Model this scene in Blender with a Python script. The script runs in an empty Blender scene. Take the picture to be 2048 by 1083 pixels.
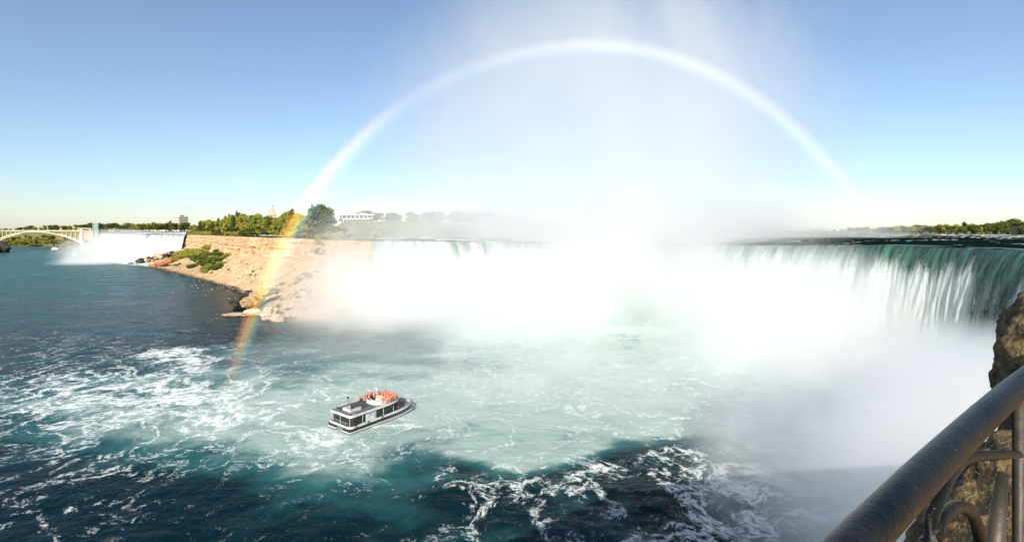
import bpy, bmesh, math, random
import numpy as np
from mathutils import Vector, Matrix, Euler
random.seed(7)
rng = np.random.default_rng(11)
S = bpy.context.scene
COL = S.collection

# ------------------------------------------------------------------ camera
EYE = 50.0; F = 1024.0; HOR = 462.0
cam = bpy.data.cameras.new("camera")
camo = bpy.data.objects.new("camera", cam); COL.objects.link(camo)
camo.location = (0, 0, EYE); camo.rotation_euler = (math.pi/2, 0, 0)
cam.sensor_width = 36; cam.lens = 18.0
cam.shift_y = -(541.5-HOR)/2048.0
cam.clip_start = 0.05; cam.clip_end = 20000
S.camera = camo
# ------------------------------------------------------------------ sky, sun, exposure
SUN_EL = math.radians(26.5); SUN_AZ = math.radians(190.0)
w = bpy.data.worlds.new("World"); S.world = w; w.use_nodes = True
wn = w.node_tree
sky = wn.nodes.new('ShaderNodeTexSky'); sky.sky_type = 'NISHITA'; sky.sun_disc = False
sky.sun_elevation = SUN_EL; sky.sun_rotation = SUN_AZ
sky.altitude = 100; sky.air_density = 1.0; sky.dust_density = 0.4; sky.ozone_density = 3.6
hs = wn.nodes.new('ShaderNodeHueSaturation'); hs.inputs['Saturation'].default_value = 0.9
wn.links.new(sky.outputs[0], hs.inputs['Color']); wn.links.new(hs.outputs[0], wn.nodes['Background'].inputs[0])
wn.nodes['Background'].inputs[1].default_value = 0.062
sun = bpy.data.lights.new("sun", 'SUN'); sun.energy = 3.5; sun.angle = math.radians(0.5); sun.color = (1.0, 0.93, 0.82)
suno = bpy.data.objects.new("sun", sun); COL.objects.link(suno)
sd = Vector((math.sin(SUN_AZ)*math.cos(SUN_EL), math.cos(SUN_AZ)*math.cos(SUN_EL), math.sin(SUN_EL)))
suno.rotation_euler = (-sd).to_track_quat('-Z', 'Y').to_euler(); suno.location = sd*300
S.view_settings.view_transform = 'Standard'; S.view_settings.look = 'None'
S.view_settings.exposure = 1.30; S.view_settings.gamma = 1.0
S.render.engine = 'CYCLES'
cy = S.cycles
cy.use_denoising = True
cy.max_bounces = 40; cy.diffuse_bounces = 2; cy.glossy_bounces = 2; cy.transmission_bounces = 3
cy.volume_bounces = 40; cy.transparent_max_bounces = 12
cy.volume_max_steps = 128
cy.use_adaptive_sampling = True; cy.adaptive_threshold = 0.02
cy.sample_clamp_indirect = 12

# ------------------------------------------------------------------ helpers
def P(x, y, D):
    "point seen at photo pixel (x, y) at depth D"
    return Vector(((x-1024)/F*D, D, EYE-(y-HOR)/F*D))
def G(x, D, z=0.0):
    return Vector(((x-1024)/F*D, D, z))
def sstep(a, b, x):
    t = np.clip((x-a)/(b-a), 0, 1); return t*t*(3-2*t)
_perm = np.random.default_rng(3).permutation(512)
_perm = np.concatenate([_perm, _perm])
_gr = np.random.default_rng(5).normal(size=(512, 3)); _gr /= np.linalg.norm(_gr, axis=1)[:, None]
def pn(x, y, z=0.0):
    "gradient noise, about -1..1"
    x, y, z = np.broadcast_arrays(np.asarray(x, float), np.asarray(y, float), np.asarray(z, float))
    xi, yi, zi = np.floor(x).astype(int), np.floor(y).astype(int), np.floor(z).astype(int)
    xf, yf, zf = x-xi, y-yi, z-zi
    u, v, q = [t*t*t*(t*(t*6-15)+10) for t in (xf, yf, zf)]
    def g(i, j, k):
        h = _perm[(_perm[(_perm[(xi+i) & 511]+yi+j) & 511]+zi+k) & 511]
        gg = _gr[h]
        return gg[..., 0]*(xf-i)+gg[..., 1]*(yf-j)+gg[..., 2]*(zf-k)
    def L(a, b, t): return a+(b-a)*t
    r = L(L(L(g(0,0,0), g(1,0,0), u), L(g(0,1,0), g(1,1,0), u), v),
          L(L(g(0,0,1), g(1,0,1), u), L(g(0,1,1), g(1,1,1), u), v), q)
    return r*1.6
def fbm(x, y, z=0.0, o=4, g=0.5):
    r = 0; a = 1.0; f = 1.0; t = 0
    for i in range(o):
        r = r+a*pn(x*f+i*17.3, y*f-i*9.1, z*f+i*3.7); t += a; a *= g; f *= 2.03
    return r/t
def tag(o, label=None, cat=None, group=None, kind=None):
    if label: o['label'] = label
    if cat: o['category'] = cat
    if group: o['group'] = group
    if kind: o['kind'] = kind
    return o
def link(name, me, mats=None, parent=None, loc=None):
    o = bpy.data.objects.new(name, me); COL.objects.link(o)
    if mats is not None and me is not None:
        for m in (mats if isinstance(mats, (list, tuple)) else [mats]): me.materials.append(m)
    if parent: o.parent = parent
    if loc is not None: o.location = loc
    return o
def empty(name, loc=(0,0,0), rz=0, label=None, cat=None, group=None):
    o = bpy.data.objects.new(name, None); COL.objects.link(o)
    o.location = loc; o.rotation_euler = (0, 0, rz); o.empty_display_size = 0.5
    return tag(o, label, cat, group)
def raw_mesh(name, verts, quads, smooth=True, attrs=None):
    verts = np.ascontiguousarray(verts, np.float32); quads = np.ascontiguousarray(quads, np.int32)
    me = bpy.data.meshes.new(name); k = quads.shape[1]
    me.vertices.add(len(verts)); me.vertices.foreach_set('co', verts.ravel())
    me.loops.add(quads.size); me.loops.foreach_set('vertex_index', quads.ravel())
    me.polygons.add(len(quads)); me.polygons.foreach_set('loop_start', np.arange(len(quads), dtype=np.int32)*k)
    me.polygons.foreach_set('use_smooth', np.full(len(quads), smooth))
    if attrs:
        for n, a in attrs.items():
            at = me.attributes.new(n, 'FLOAT', 'POINT'); at.data.foreach_set('value', np.ascontiguousarray(a, np.float32).ravel())
    me.update(calc_edges=True); me.validate()
    return me
def grid_mesh(name, V, flip=False, smooth=True, attrs=None):
    n, m = V.shape[:2]
    idx = np.arange(n*m).reshape(n, m)
    q = np.stack([idx[:-1, :-1], idx[1:, :-1], idx[1:, 1:], idx[:-1, 1:]], -1).reshape(-1, 4)
    if flip: q = q[:, ::-1]
    return raw_mesh(name, V.reshape(-1, 3), q, smooth, attrs)
def finish(name, bm, mats, parent=None, smooth=False, loc=None):
    me = bpy.data.meshes.new(name); bm.to_mesh(me); bm.free()
    if smooth:
        me.polygons.foreach_set('use_smooth', np.full(len(me.polygons), True))
    return link(name, me, mats, parent, loc)
def box(bm, c, s, rot=None, mat=0):
    M = Matrix.Translation(c) @ (rot.to_4x4() if rot else Matrix.Identity(4)) @ Matrix.Diagonal((s[0], s[1], s[2], 1))
    r = bmesh.ops.create_cube(bm, size=1, matrix=M)
    for v in r['verts']:
        for f in v.link_faces: f.material_index = mat
def beam(bm, a, b, wx, wz, mat=0):
    a = Vector(a); b = Vector(b); d = b-a
    q = d.to_track_quat('X', 'Z').to_matrix()
    box(bm, (a+b)/2, (d.length, wx, wz), q, mat)
def tube(bm, pts, r, n=12, caps=True, mat=0, up=None):
    pts = [Vector(p) for p in pts]; rings = []
    rs = r if isinstance(r, (list, tuple)) else [r]*len(pts)
    for i, p in enumerate(pts):
        d = (pts[min(i+1, len(pts)-1)]-pts[max(i-1, 0)]).normalized()
        a = Vector((0, 0, 1)) if abs(d.z) < 0.95 else Vector((1, 0, 0))
        s = d.cross(a).normalized(); t = s.cross(d)
        rings.append([bm.verts.new(p+(s*math.cos(k*2*math.pi/n)+t*math.sin(k*2*math.pi/n))*rs[i]) for k in range(n)])
    for A, B in zip(rings[:-1], rings[1:]):
        for k in range(n):
            f = bm.faces.new((A[k], A[(k+1) % n], B[(k+1) % n], B[k])); f.material_index = mat; f.smooth = True
    if caps:
        bm.faces.new(rings[0][::-1]).material_index = mat; bm.faces.new(rings[-1]).material_index = mat
def prism(bm, outline, z0, z1, mat=0):
    "extrude a plan outline (counter-clockwise) from z0 to z1"
    lo = [bm.verts.new((x, y, z0)) for x, y in outline]; hi = [bm.verts.new((x, y, z1)) for x, y in outline]
    n = len(outline)
    for k in range(n):
        bm.faces.new((lo[k], lo[(k+1) % n], hi[(k+1) % n], hi[k])).material_index = mat
    bm.faces.new(lo[::-1]).material_index = mat; bm.faces.new(hi).material_index = mat
def dup(o, loc, rz=0.0, sc=1.0, label=None, group=None, cat=None):
    c = o.copy(); COL.objects.link(c); c.location = loc; c.rotation_euler = (0, 0, rz)
    c.scale = (sc, sc, sc) if not isinstance(sc, tuple) else sc
    if label: c['label'] = label
    if group: c['group'] = group
    if cat: c['category'] = cat
    for ch in list(o.children):
        d = ch.copy(); COL.objects.link(d); d.parent = c
        for g in ch.children:
            e = g.copy(); COL.objects.link(e); e.parent = d
    return c
def kill(o):
    for ch in list(o.children): kill(ch)
    bpy.data.objects.remove(o)

# ------------------------------------------------------------------ node helpers
class NT:
    def __init__(s, name):
        s.m = bpy.data.materials.new(name); s.m.use_nodes = True
        s.t = s.m.node_tree; s.t.nodes.clear(); s.out = s.t.nodes.new('ShaderNodeOutputMaterial')
    def n(s, typ, ins=None, **props):
        nd = s.t.nodes.new(typ)
        for k, v in props.items(): setattr(nd, k, v)
        for k, v in (ins or {}).items(): s.set(nd.inputs[k], v)
        return nd
    def set(s, sock, v):
        if isinstance(v, bpy.types.NodeSocket): s.t.links.new(v, sock)
        else:
            if sock.type == 'RGBA' and len(v) == 3: v = (*v, 1)
            sock.default_value = v
    def ma(s, op, a, b=0.0, c=0.0, clamp=False):
        return s.n('ShaderNodeMath', {0: a, 1: b, 2: c}, operation=op, use_clamp=clamp).outputs[0]
    def vm(s, op, a, b=(0,0,0)):
        nd = s.n('ShaderNodeVectorMath', {0: a, 1: b}, operation=op)
        return nd.outputs['Value'] if op in ('LENGTH', 'DOT_PRODUCT') else nd.outputs[0]
    def step(s, x, a, b, lo=0.0, hi=1.0):
        return s.n('ShaderNodeMapRange', {0: x, 1: a, 2: b, 3: lo, 4: hi}, interpolation_type='SMOOTHSTEP').outputs[0]
    def noise(s, vec, scale, detail=3.0, rough=0.5, dist=0.0):
        return s.n('ShaderNodeTexNoise', {'Vector': vec, 'Scale': scale, 'Detail': detail, 'Roughness': rough, 'Distortion': dist}).outputs[0]
    def mix(s, f, a, b):
        nd = s.n('ShaderNodeMix', data_type='RGBA'); s.set(nd.inputs[0], f); s.set(nd.inputs[6], a); s.set(nd.inputs[7], b)
        return nd.outputs[2]
    def attr(s, name): return s.n('ShaderNodeAttribute', attribute_name=name).outputs['Fac']
    def pos(s): return s.n('ShaderNodeNewGeometry').outputs['Position']
    def objc(s): return s.n('ShaderNodeTexCoord').outputs['Object']
    def bump(s, h, strength=0.5, dist=0.1):
        return s.n('ShaderNodeBump', {'Strength': strength, 'Distance': dist, 'Height': h}).outputs[0]
    def bsdf(s, color, rough=0.8, normal=None, **kw):
        ins = {'Base Color': color, 'Roughness': rough}
        if normal is not None: ins['Normal'] = normal
        for k, v in kw.items(): ins[k.replace('_', ' ')] = v
        b = s.n('ShaderNodeBsdfPrincipled', ins)
        s.t.links.new(b.outputs[0], s.out.inputs[0]); return b
def plain(name, col, rough=0.7, var=0.12, scale=2.0, metal=0.0, bump=0.0):
    t = NT(name); p = t.objc(); nz = t.noise(p, scale, 4, 0.6)
    c = t.mix(t.step(nz, 0.35, 0.65), tuple(v*(1-var) for v in col), tuple(min(1, v*(1+var)) for v in col))
    t.bsdf(c, rough, t.bump(nz, bump, 0.02) if bump else None, Metallic=metal); return t.m

# water of the lower river
def mat_river():
    t = NT("river_water"); p = t.pos()
    foam = t.attr('foam'); milk = t.attr('milk')
    wv = t.n('ShaderNodeTexNoise', {'Vector': p, 'Scale': 0.035, 'Detail': 3}).outputs['Color']
    p2 = t.vm('ADD', p, t.vm('SCALE', wv)); 
    sc = t.n('ShaderNodeVectorMath', {0: t.vm('SUBTRACT', wv, (0.5,0.5,0.5)), 'Scale': 16.0}, operation='SCALE').outputs[0]
    p2 = t.vm('ADD', p, sc)
    n1 = t.noise(p2, 0.065, 5, 0.62, 0.6); n2 = t.noise(p2, 0.22, 5, 0.65, 0.8); n3 = t.noise(p, 0.7, 4, 0.7)
    n4 = t.noise(p2, 0.02, 3, 0.5)
    def ridge(n, k): return t.ma('SUBTRACT', 1.0, t.ma('MULTIPLY', t.ma('ABSOLUTE', t.ma('SUBTRACT', n, 0.5)), k), clamp=True)
    r1 = ridge(n1, 15.0); r2 = ridge(n2, 11.0); r3 = ridge(t.noise(p2, 0.7, 4, 0.7, 0.6), 8.0)
    lace = t.ma('ADD', t.ma('MULTIPLY', r1, 0.34), t.ma('ADD', t.ma('ADD', t.ma('MULTIPLY', r2, 0.30), t.ma('MULTIPLY', r3, 0.17)), t.ma('MULTIPLY', n3, 0.40)))
    v = t.ma('ADD', lace, t.ma('MULTIPLY', t.ma('SUBTRACT', foam, 0.5), 1.1))
    v = t.ma('ADD', v, t.ma('MULTIPLY', t.ma('SUBTRACT', t.noise(p, 2.4, 3, 0.7), 0.5), 0.45))
    ff = t.step(v, 0.64, 1.10)
    mk = t.ma('ADD', milk, t.ma('MULTIPLY', t.ma('SUBTRACT', t.noise(p2, 0.06, 5, 0.65), 0.5), 1.0), clamp=True)
    st_ = t.noise(t.vm('MULTIPLY', p2, (0.30, 1.0, 0.0)), 0.045, 5, 0.65)
    mk = t.ma('ADD', mk, t.ma('MULTIPLY', t.ma('SUBTRACT', st_, 0.5), 1.1), clamp=True)
    mk = t.ma('MULTIPLY', mk, t.step(milk, 0.0, 0.12))
    dark = t.mix(n4, (0.0005, 0.007, 0.010), (0.002, 0.020, 0.027))
    c = t.mix(t.step(mk, 0.05, 0.6), dark, (0.020, 0.100, 0.103))
    c = t.mix(t.step(mk, 0.5, 1.0), c, (0.31, 0.405, 0.37))
    c = t.mix(ff, c, (0.70, 0.74, 0.72))
    h = t.ma('ADD', t.noise(p, 0.45, 5, 0.65), t.ma('MULTIPLY', t.noise(p2, 0.12, 3), 2.5))
    rough = t.ma('ADD', 0.16, t.ma('MULTIPLY', t.ma('MAXIMUM', ff, t.ma('MULTIPLY', mk, 0.6)), 0.6), clamp=True)
    t.bsdf(c, rough, t.bump(h, 0.4, 0.7), IOR=1.33, Specular_IOR_Level=0.05); return t.m
def mat_upper():
    t = NT("rapids_water"); p = t.pos()
    q = t.vm('MULTIPLY', p, (0.30, 1.0, 0.0))
    n1 = t.noise(q, 0.045, 5, 0.7, 0.4); n2 = t.noise(q, 0.17, 4, 0.7, 0.4)
    far = t.attr('foam')
    v = t.ma('ADD', t.ma('ADD', n1, t.ma('MULTIPLY', n2, 0.6)), t.ma('MULTIPLY', far, 0.4))
    ff = t.step(v, 0.925, 1.0)
    c = t.mix(ff, (0.004, 0.012, 0.009), (0.85, 0.86, 0.84))
    t.bsdf(c, t.ma('ADD', 0.3, t.ma('MULTIPLY', ff, 0.5)), t.bump(t.ma("ADD", n1, n2), 0.8, 0.8), IOR=1.33, Specular_IOR_Level=0.0); return t.m
def mat_falls():
    t = NT("falling_water"); u = t.attr('u'); v = t.attr('v'); wh = t.attr('white')
    uv = t.n('ShaderNodeCombineXYZ', {0: u, 1: v}).outputs[0]
    wob = t.noise(t.vm('MULTIPLY', uv, (0.12, 0.05, 0)), 1.0, 3)
    uu = t.ma('ADD', u, t.ma('MULTIPLY', t.ma('SUBTRACT', wob, 0.5), 5.0))
    uv2 = t.n('ShaderNodeCombineXYZ', {0: uu, 1: v}).outputs[0]
    s1 = t.noise(t.vm('MULTIPLY', uv2, (0.22, 0.018, 0)), 1.0, 4, 0.65)
    s2 = t.noise(t.vm('MULTIPLY', uv2, (0.9, 0.11, 0)), 1.0, 6, 0.8)
    s3 = t.noise(t.vm('MULTIPLY', uv2, (2.2, 0.9, 0)), 1.0, 3, 0.8)
    s0 = t.noise(t.vm('MULTIPLY', uv2, (0.045, 0.012, 0)), 1.0, 3, 0.6)
    d = t.ma('MULTIPLY', t.step(v, 0.0, 15.0), t.step(s0, .30, .62, .6, 1.25))
    f = t.ma('ADD', t.ma('ADD', t.ma('ADD', t.ma('MULTIPLY', s1, 1.0), t.ma('MULTIPLY', t.ma('SUBTRACT', s0, .5), 1.0)), t.ma('ADD', .08, t.ma('MULTIPLY', s2, 0.95))), t.ma('MULTIPLY', s3, 0.55))
    f = t.ma('ADD', f, t.ma('ADD', t.ma('MULTIPLY', d, 0.46), t.ma('MULTIPLY', wh, 0.8)))
    ff = t.step(f, 1.42, 1.92)
    g = t.mix(t.step(v, 2.0, 24.0), t.mix(t.step(s1, .38, .58), (0.065, 0.16, 0.115), (0.012, 0.042, 0.032)), (0.010, 0.035, 0.032))
    g = t.mix(t.step(v, -3.0, 2.0), (0.005, 0.018, 0.014), g)
    c = t.mix(ff, g, (0.50, 0.545, 0.525))
    h = t.ma('ADD', s2, t.ma('MULTIPLY', s3, 0.5))
    t.bsdf(c, t.ma('ADD', 0.25, t.ma('MULTIPLY', ff, 0.6)), t.bump(h, 0.7, 0.8), IOR=1.33); return t.m
def mat_cliff():
    t = NT("cliff_rock"); p = t.pos(); z = t.n('ShaderNodeSeparateXYZ', {0: p}).outputs[2]
    part = t.attr('cliff')          # 1 on the rock face, 0 on the scree, 2 on top turf
    n1 = t.noise(p, 0.05, 5, 0.65); n2 = t.noise(p, 0.35, 5, 0.7); n3 = t.noise(t.vm('MULTIPLY', p, (0.02, 0.02, 0.9)), 1.0, 3, 0.7)
    n5 = t.noise(t.vm('MULTIPLY', p, (0.25, 0.25, 0.03)), 1.0, 4, 0.7)
    scree = t.mix(t.step(n1, 0.35, 0.65), (0.58, 0.36, 0.18), (0.84, 0.61, 0.38))
    scree = t.mix(t.step(n2, 0.5, 0.75), scree, (0.46, 0.22, 0.075))
    grass = t.ma('MULTIPLY', t.step(n1, 0.52, 0.62), t.step(n2, 0.4, 0.55))
    scree = t.mix(t.ma('MULTIPLY', grass, 0.85), scree, (0.11, 0.115, 0.03))
    rock = t.mix(t.step(n3, 0.35, 0.65), (0.54, 0.30, 0.12), (0.86, 0.62, 0.40))
    rock = t.mix(t.ma('MULTIPLY', t.step(n5, 0.48, 0.64), 0.7), rock, (0.44, 0.21, 0.055))
    rock = t.mix(t.step(n2, 0.55, 0.8), rock, (0.62, 0.48, 0.36))
    turf = t.mix(n2, (0.06, 0.09, 0.02), (0.12, 0.14, 0.035))
    c = t.mix(t.step(part, 0.3, 0.7), scree, rock)
    c = t.mix(t.step(part, 1.3, 1.7), c, turf)
    wet = t.attr('wet')
    c = t.mix(t.ma('MULTIPLY', t.step(z, 2.2, 0.5), 0.9), c, (0.03, 0.025, 0.02))
    green = t.attr('green')
    gc = t.mix(t.step(n2, 0.35, 0.65), (0.035, 0.06, 0.012), (0.12, 0.15, 0.035))
    c = t.mix(t.ma('MULTIPLY', green, t.step(n2, 0.3, 0.5)), c, gc)
    n6 = t.noise(t.vm('MULTIPLY', p, (0.5, 0.5, 0.35)), 1.0, 5, 0.75, 1.0)
    crack = t.step(t.ma('ABSOLUTE', t.ma('SUBTRACT', n6, .5)), .035, .0)
    c = t.mix(t.ma('MULTIPLY', crack, t.ma('MULTIPLY', t.step(part, .3, .8), .55)), c, (.14, .075, .03))
    h = t.ma('SUBTRACT', t.ma('ADD', n2, t.ma('MULTIPLY', n3, 0.7)), t.ma('MULTIPLY', crack, .6))
    t.bsdf(c, 0.95, t.bump(h, .7, 1.3)); return t.m
def mat_ground():
    t = NT("grass_ground"); p = t.pos(); n = t.noise(p, 0.08, 5, 0.65); n2 = t.noise(p, 1.2, 3, 0.6)
    c = t.mix(t.step(n, 0.35, 0.65), (0.085, 0.13, 0.03), (0.16, 0.19, 0.06)); c = t.mix(t.ma('MULTIPLY', n2, 0.5), c, (0.10, 0.12, 0.035))
    path = t.attr('path'); c = t.mix(path, c, (0.42, 0.37, 0.30))
    t.bsdf(c, 0.95, t.bump(n2, 0.4, 0.2)); return t.m
def mat_leaf(name, a, b, c2):
    t = NT(name); p = t.pos(); r = t.n('ShaderNodeObjectInfo').outputs['Random']
    n = t.noise(p, 0.45, 3, 0.6)
    c = t.mix(t.step(n, 0.3, 0.7), a, b); c = t.mix(t.ma('MULTIPLY', r, 0.6), c, c2)
    d = t.n('ShaderNodeBsdfDiffuse', {'Color': c, 'Roughness': 0.5}); tr = t.n('ShaderNodeBsdfTranslucent', {'Color': c})
    mx = t.n('ShaderNodeMixShader', {0: 0.25, 1: d.outputs[0], 2: tr.outputs[0]})
    t.t.links.new(mx.outputs[0], t.out.inputs[0]); return t.m
def mat_mist(name, amp, power=1.0, nscale=0.02, lo=0.35, hi=0.65, floor=0.25, g=0.0, step=0.35, stretch=(1,1,1), col=(0.975,0.99,0.983)):
    t = NT(name); oc = t.objc(); p = t.pos()
    d = t.vm('DOT_PRODUCT', oc, oc)
    fall = t.ma('POWER', t.ma('SUBTRACT', 1.0, d, clamp=True), power)
    nz = t.noise(t.vm('MULTIPLY', p, stretch), nscale, 3.0, 0.55, 0.3)
    den = t.ma('MULTIPLY', fall, t.step(nz, lo, hi, floor, 1.0))
    den = t.ma('MULTIPLY', den, amp)
    v = t.n('ShaderNodeVolumeScatter', {'Color': col, 'Density': den, 'Anisotropy': g})
    t.t.links.new(v.outputs[0], t.out.inputs['Volume'])
    t.m.cycles.volume_step_rate = step
    return t.m

M = {}
M['river'] = mat_river(); M['upper'] = mat_upper(); M['falls'] = mat_falls(); M['cliff'] = mat_cliff(); M['ground'] = mat_ground()
M['leaf_olive'] = mat_leaf('olive_foliage', (0.15, 0.17, 0.03), (0.33, 0.33, 0.07), (0.34, 0.28, 0.06))
M['leaf_dark'] = mat_leaf('dark_foliage', (0.045, 0.070, 0.018), (0.105, 0.135, 0.034), (0.12, 0.13, 0.03))
M['leaf_blue'] = mat_leaf('grey_green_foliage', (0.07, 0.11, 0.055), (0.14, 0.185, 0.10), (0.13, 0.16, 0.07))
M['bark'] = plain('bark', (0.10, 0.075, 0.05), 0.9)
M['white'] = plain('white_paint', (0.78, 0.78, 0.76), 0.5, 0.05)
M['boat_white'] = plain('boat_white_paint', (0.46, 0.47, 0.46), 0.45, 0.12, 1.5)
M['cream'] = plain('cream_concrete', (0.46, 0.41, 0.34), 0.8, 0.1, 0.3)
M['steel'] = plain('pale_steel', (0.44, 0.385, 0.285), 0.6, 0.1, 0.2)
M['green_steel'] = plain('green_steel', (0.17, 0.26, 0.21), 0.6, 0.12, 0.15)
M['grey'] = plain('grey_paint', (0.30, 0.31, 0.31), 0.7, 0.1)
M['dark'] = plain('dark_paint', (0.02, 0.022, 0.024), 0.5, 0.2)
M['deck'] = plain('deck_grey', (0.05, 0.055, 0.058), 0.75, 0.25, 1.2)
M['glass'] = plain('dark_glass', (0.015, 0.02, 0.024), 0.12, 0.2)
M['brick'] = plain('pink_brick', (0.52, 0.33, 0.25), 0.85, 0.12, 0.4)
M['roof'] = plain('roof_brown', (0.10, 0.08, 0.07), 0.85)
M['pane'] = plain('window_pane', (0.10, 0.12, 0.14), 0.25, 0.2)
M['red'] = plain('red_poncho', (0.50, 0.17, 0.11), 0.5, 0.25, 4)  # paled red, fading from the mist is painted into the colour
M['skin'] = plain('skin', (0.45, 0.27, 0.19), 0.6)
M['cloth'] = plain('dark_clothes', (0.04, 0.045, 0.06), 0.8, 0.3)
def mat_boulder(name, a, b):
    t = NT(name); p = t.pos(); n = t.noise(p, 0.5, 5, 0.7); n2 = t.noise(p, 2.5, 4, 0.7)
    c = t.mix(t.step(n, 0.35, 0.65), a, b); t.bsdf(c, 0.9, t.bump(t.ma('ADD', n, n2), 1.0, 0.5)); return t.m
M['boulder_dark'] = mat_boulder('wet_dark_rock', (0.02, 0.018, 0.014), (0.05, 0.042, 0.03))
M['boulder_gold'] = mat_boulder('golden_rock', (0.28, 0.17, 0.06), (0.46, 0.33, 0.17))
M['boulder_tan'] = mat_boulder('tan_rock', (0.36, 0.25, 0.16), (0.52, 0.40, 0.28))
M['boulder_red'] = mat_boulder('red_rock', (0.26, 0.09, 0.045), (0.40, 0.17, 0.09))
def mat_iron():
    t = NT('worn_iron'); p = t.objc(); n = t.noise(p, 9, 4, 0.65); n2 = t.noise(p, 160, 3, 0.7); n3 = t.noise(p, 30, 5, 0.7)
    c = t.mix(t.step(n, 0.4, 0.7), (0.003, 0.003, 0.003), (0.008, 0.007, 0.005))
    c = t.mix(t.step(n3, 0.6, 0.8), c, (0.04, 0.032, 0.018))
    c = t.mix(t.step(n2, 0.66, 0.74), c, (0.22, 0.18, 0.10))
    t.bsdf(c, 0.36, t.bump(t.ma('ADD', n2, t.ma('MULTIPLY', n3, 1.5)), 0.5, 0.004), Specular_IOR_Level=0.3); return t.m
M['iron'] = mat_iron()
def mat_pillar():
    t = NT('rough_limestone'); p = t.objc(); n = t.noise(p, 3.5, 5, 0.7); n2 = t.noise(p, 14, 5, 0.75); n3 = t.noise(p, 40, 3, 0.7)
    c = t.mix(t.step(n, 0.35, 0.6), (0.008, 0.006, 0.0035), (0.12, 0.083, 0.033))
    c = t.mix(t.step(n2, 0.45, 0.7), c, (0.24, 0.165, 0.06)); c = t.mix(t.step(n2, 0.50, 0.36), c, (0.018, 0.013, 0.007))
    c = t.mix(t.step(n3, 0.62, 0.72), c, (0.45, 0.40, 0.30))
    t.bsdf(c, 0.9, t.bump(t.ma('ADD', n2, t.ma('MULTIPLY', n3, 0.4)), 1.0, 0.03)); return t.m
M['pillar'] = mat_pillar()
M['rail_bar'] = plain('painted_bar', (0.04, 0.032, 0.02), 0.55, 0.35, 12, 0.2, 0.3)

# ------------------------------------------------------------------ setting paths (photo x, depth, metres below the eye)
CREST = [(745,290,5.7),(800,296,5.8),(870,305,6.1),(960,325,6.9),(1060,350,8.2),(1180,370,9.6),(1300,365,9.9),(1420,330,9.0),
         (1520,285,7.9),(1600,250,7.0),(1680,225,6.1),(1750,207,5.5),(1810,195,5.4),(1870,181,5.35),(1950,164,5.3),(2048,143,5.3),
         (2200,118,5.2),(2400,95,5.0),(2700,72,4.9),(3100,52,4.8),(4400,32,4.8),(6000,21.5,4.8)]
def smooth_path(pts, n):
    "Catmull-Rom through points, resampled evenly"
    p = np.array(pts, float); p = np.vstack([2*p[0]-p[1], p, 2*p[-1]-p[-2]])
    o = []
    for i in range(1, len(p)-2):
        t = np.linspace(0, 1, 40, endpoint=False)[:, None]
        a, b, c, d = p[i-1], p[i], p[i+1], p[i+2]
        o.append(0.5*(2*b+(c-a)*t+(2*a-5*b+4*c-d)*t*t+(3*b-a-3*c+d)*t**3))
    o = np.vstack(o+[p[-2][None]])
    s = np.concatenate([[0], np.cumsum(np.linalg.norm(np.diff(o[:, :2], axis=0), axis=1))])
    q = np.linspace(0, s[-1], n)
    return np.stack([np.interp(q, s, o[:, k]) for k in range(o.shape[1])], 1), q
crest_w = [((x-1024)/F*D, D, EYE-dz) for x, D, dz in CREST]
AMER = [(205,1010,5.6),(235,960,5.7),(270,905,5.7),(320,850,5.8),(372,800,5.6)]
amer_w = [((x-1024)/F*D, D, EYE-dz) for x, D, dz in AMER]

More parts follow.
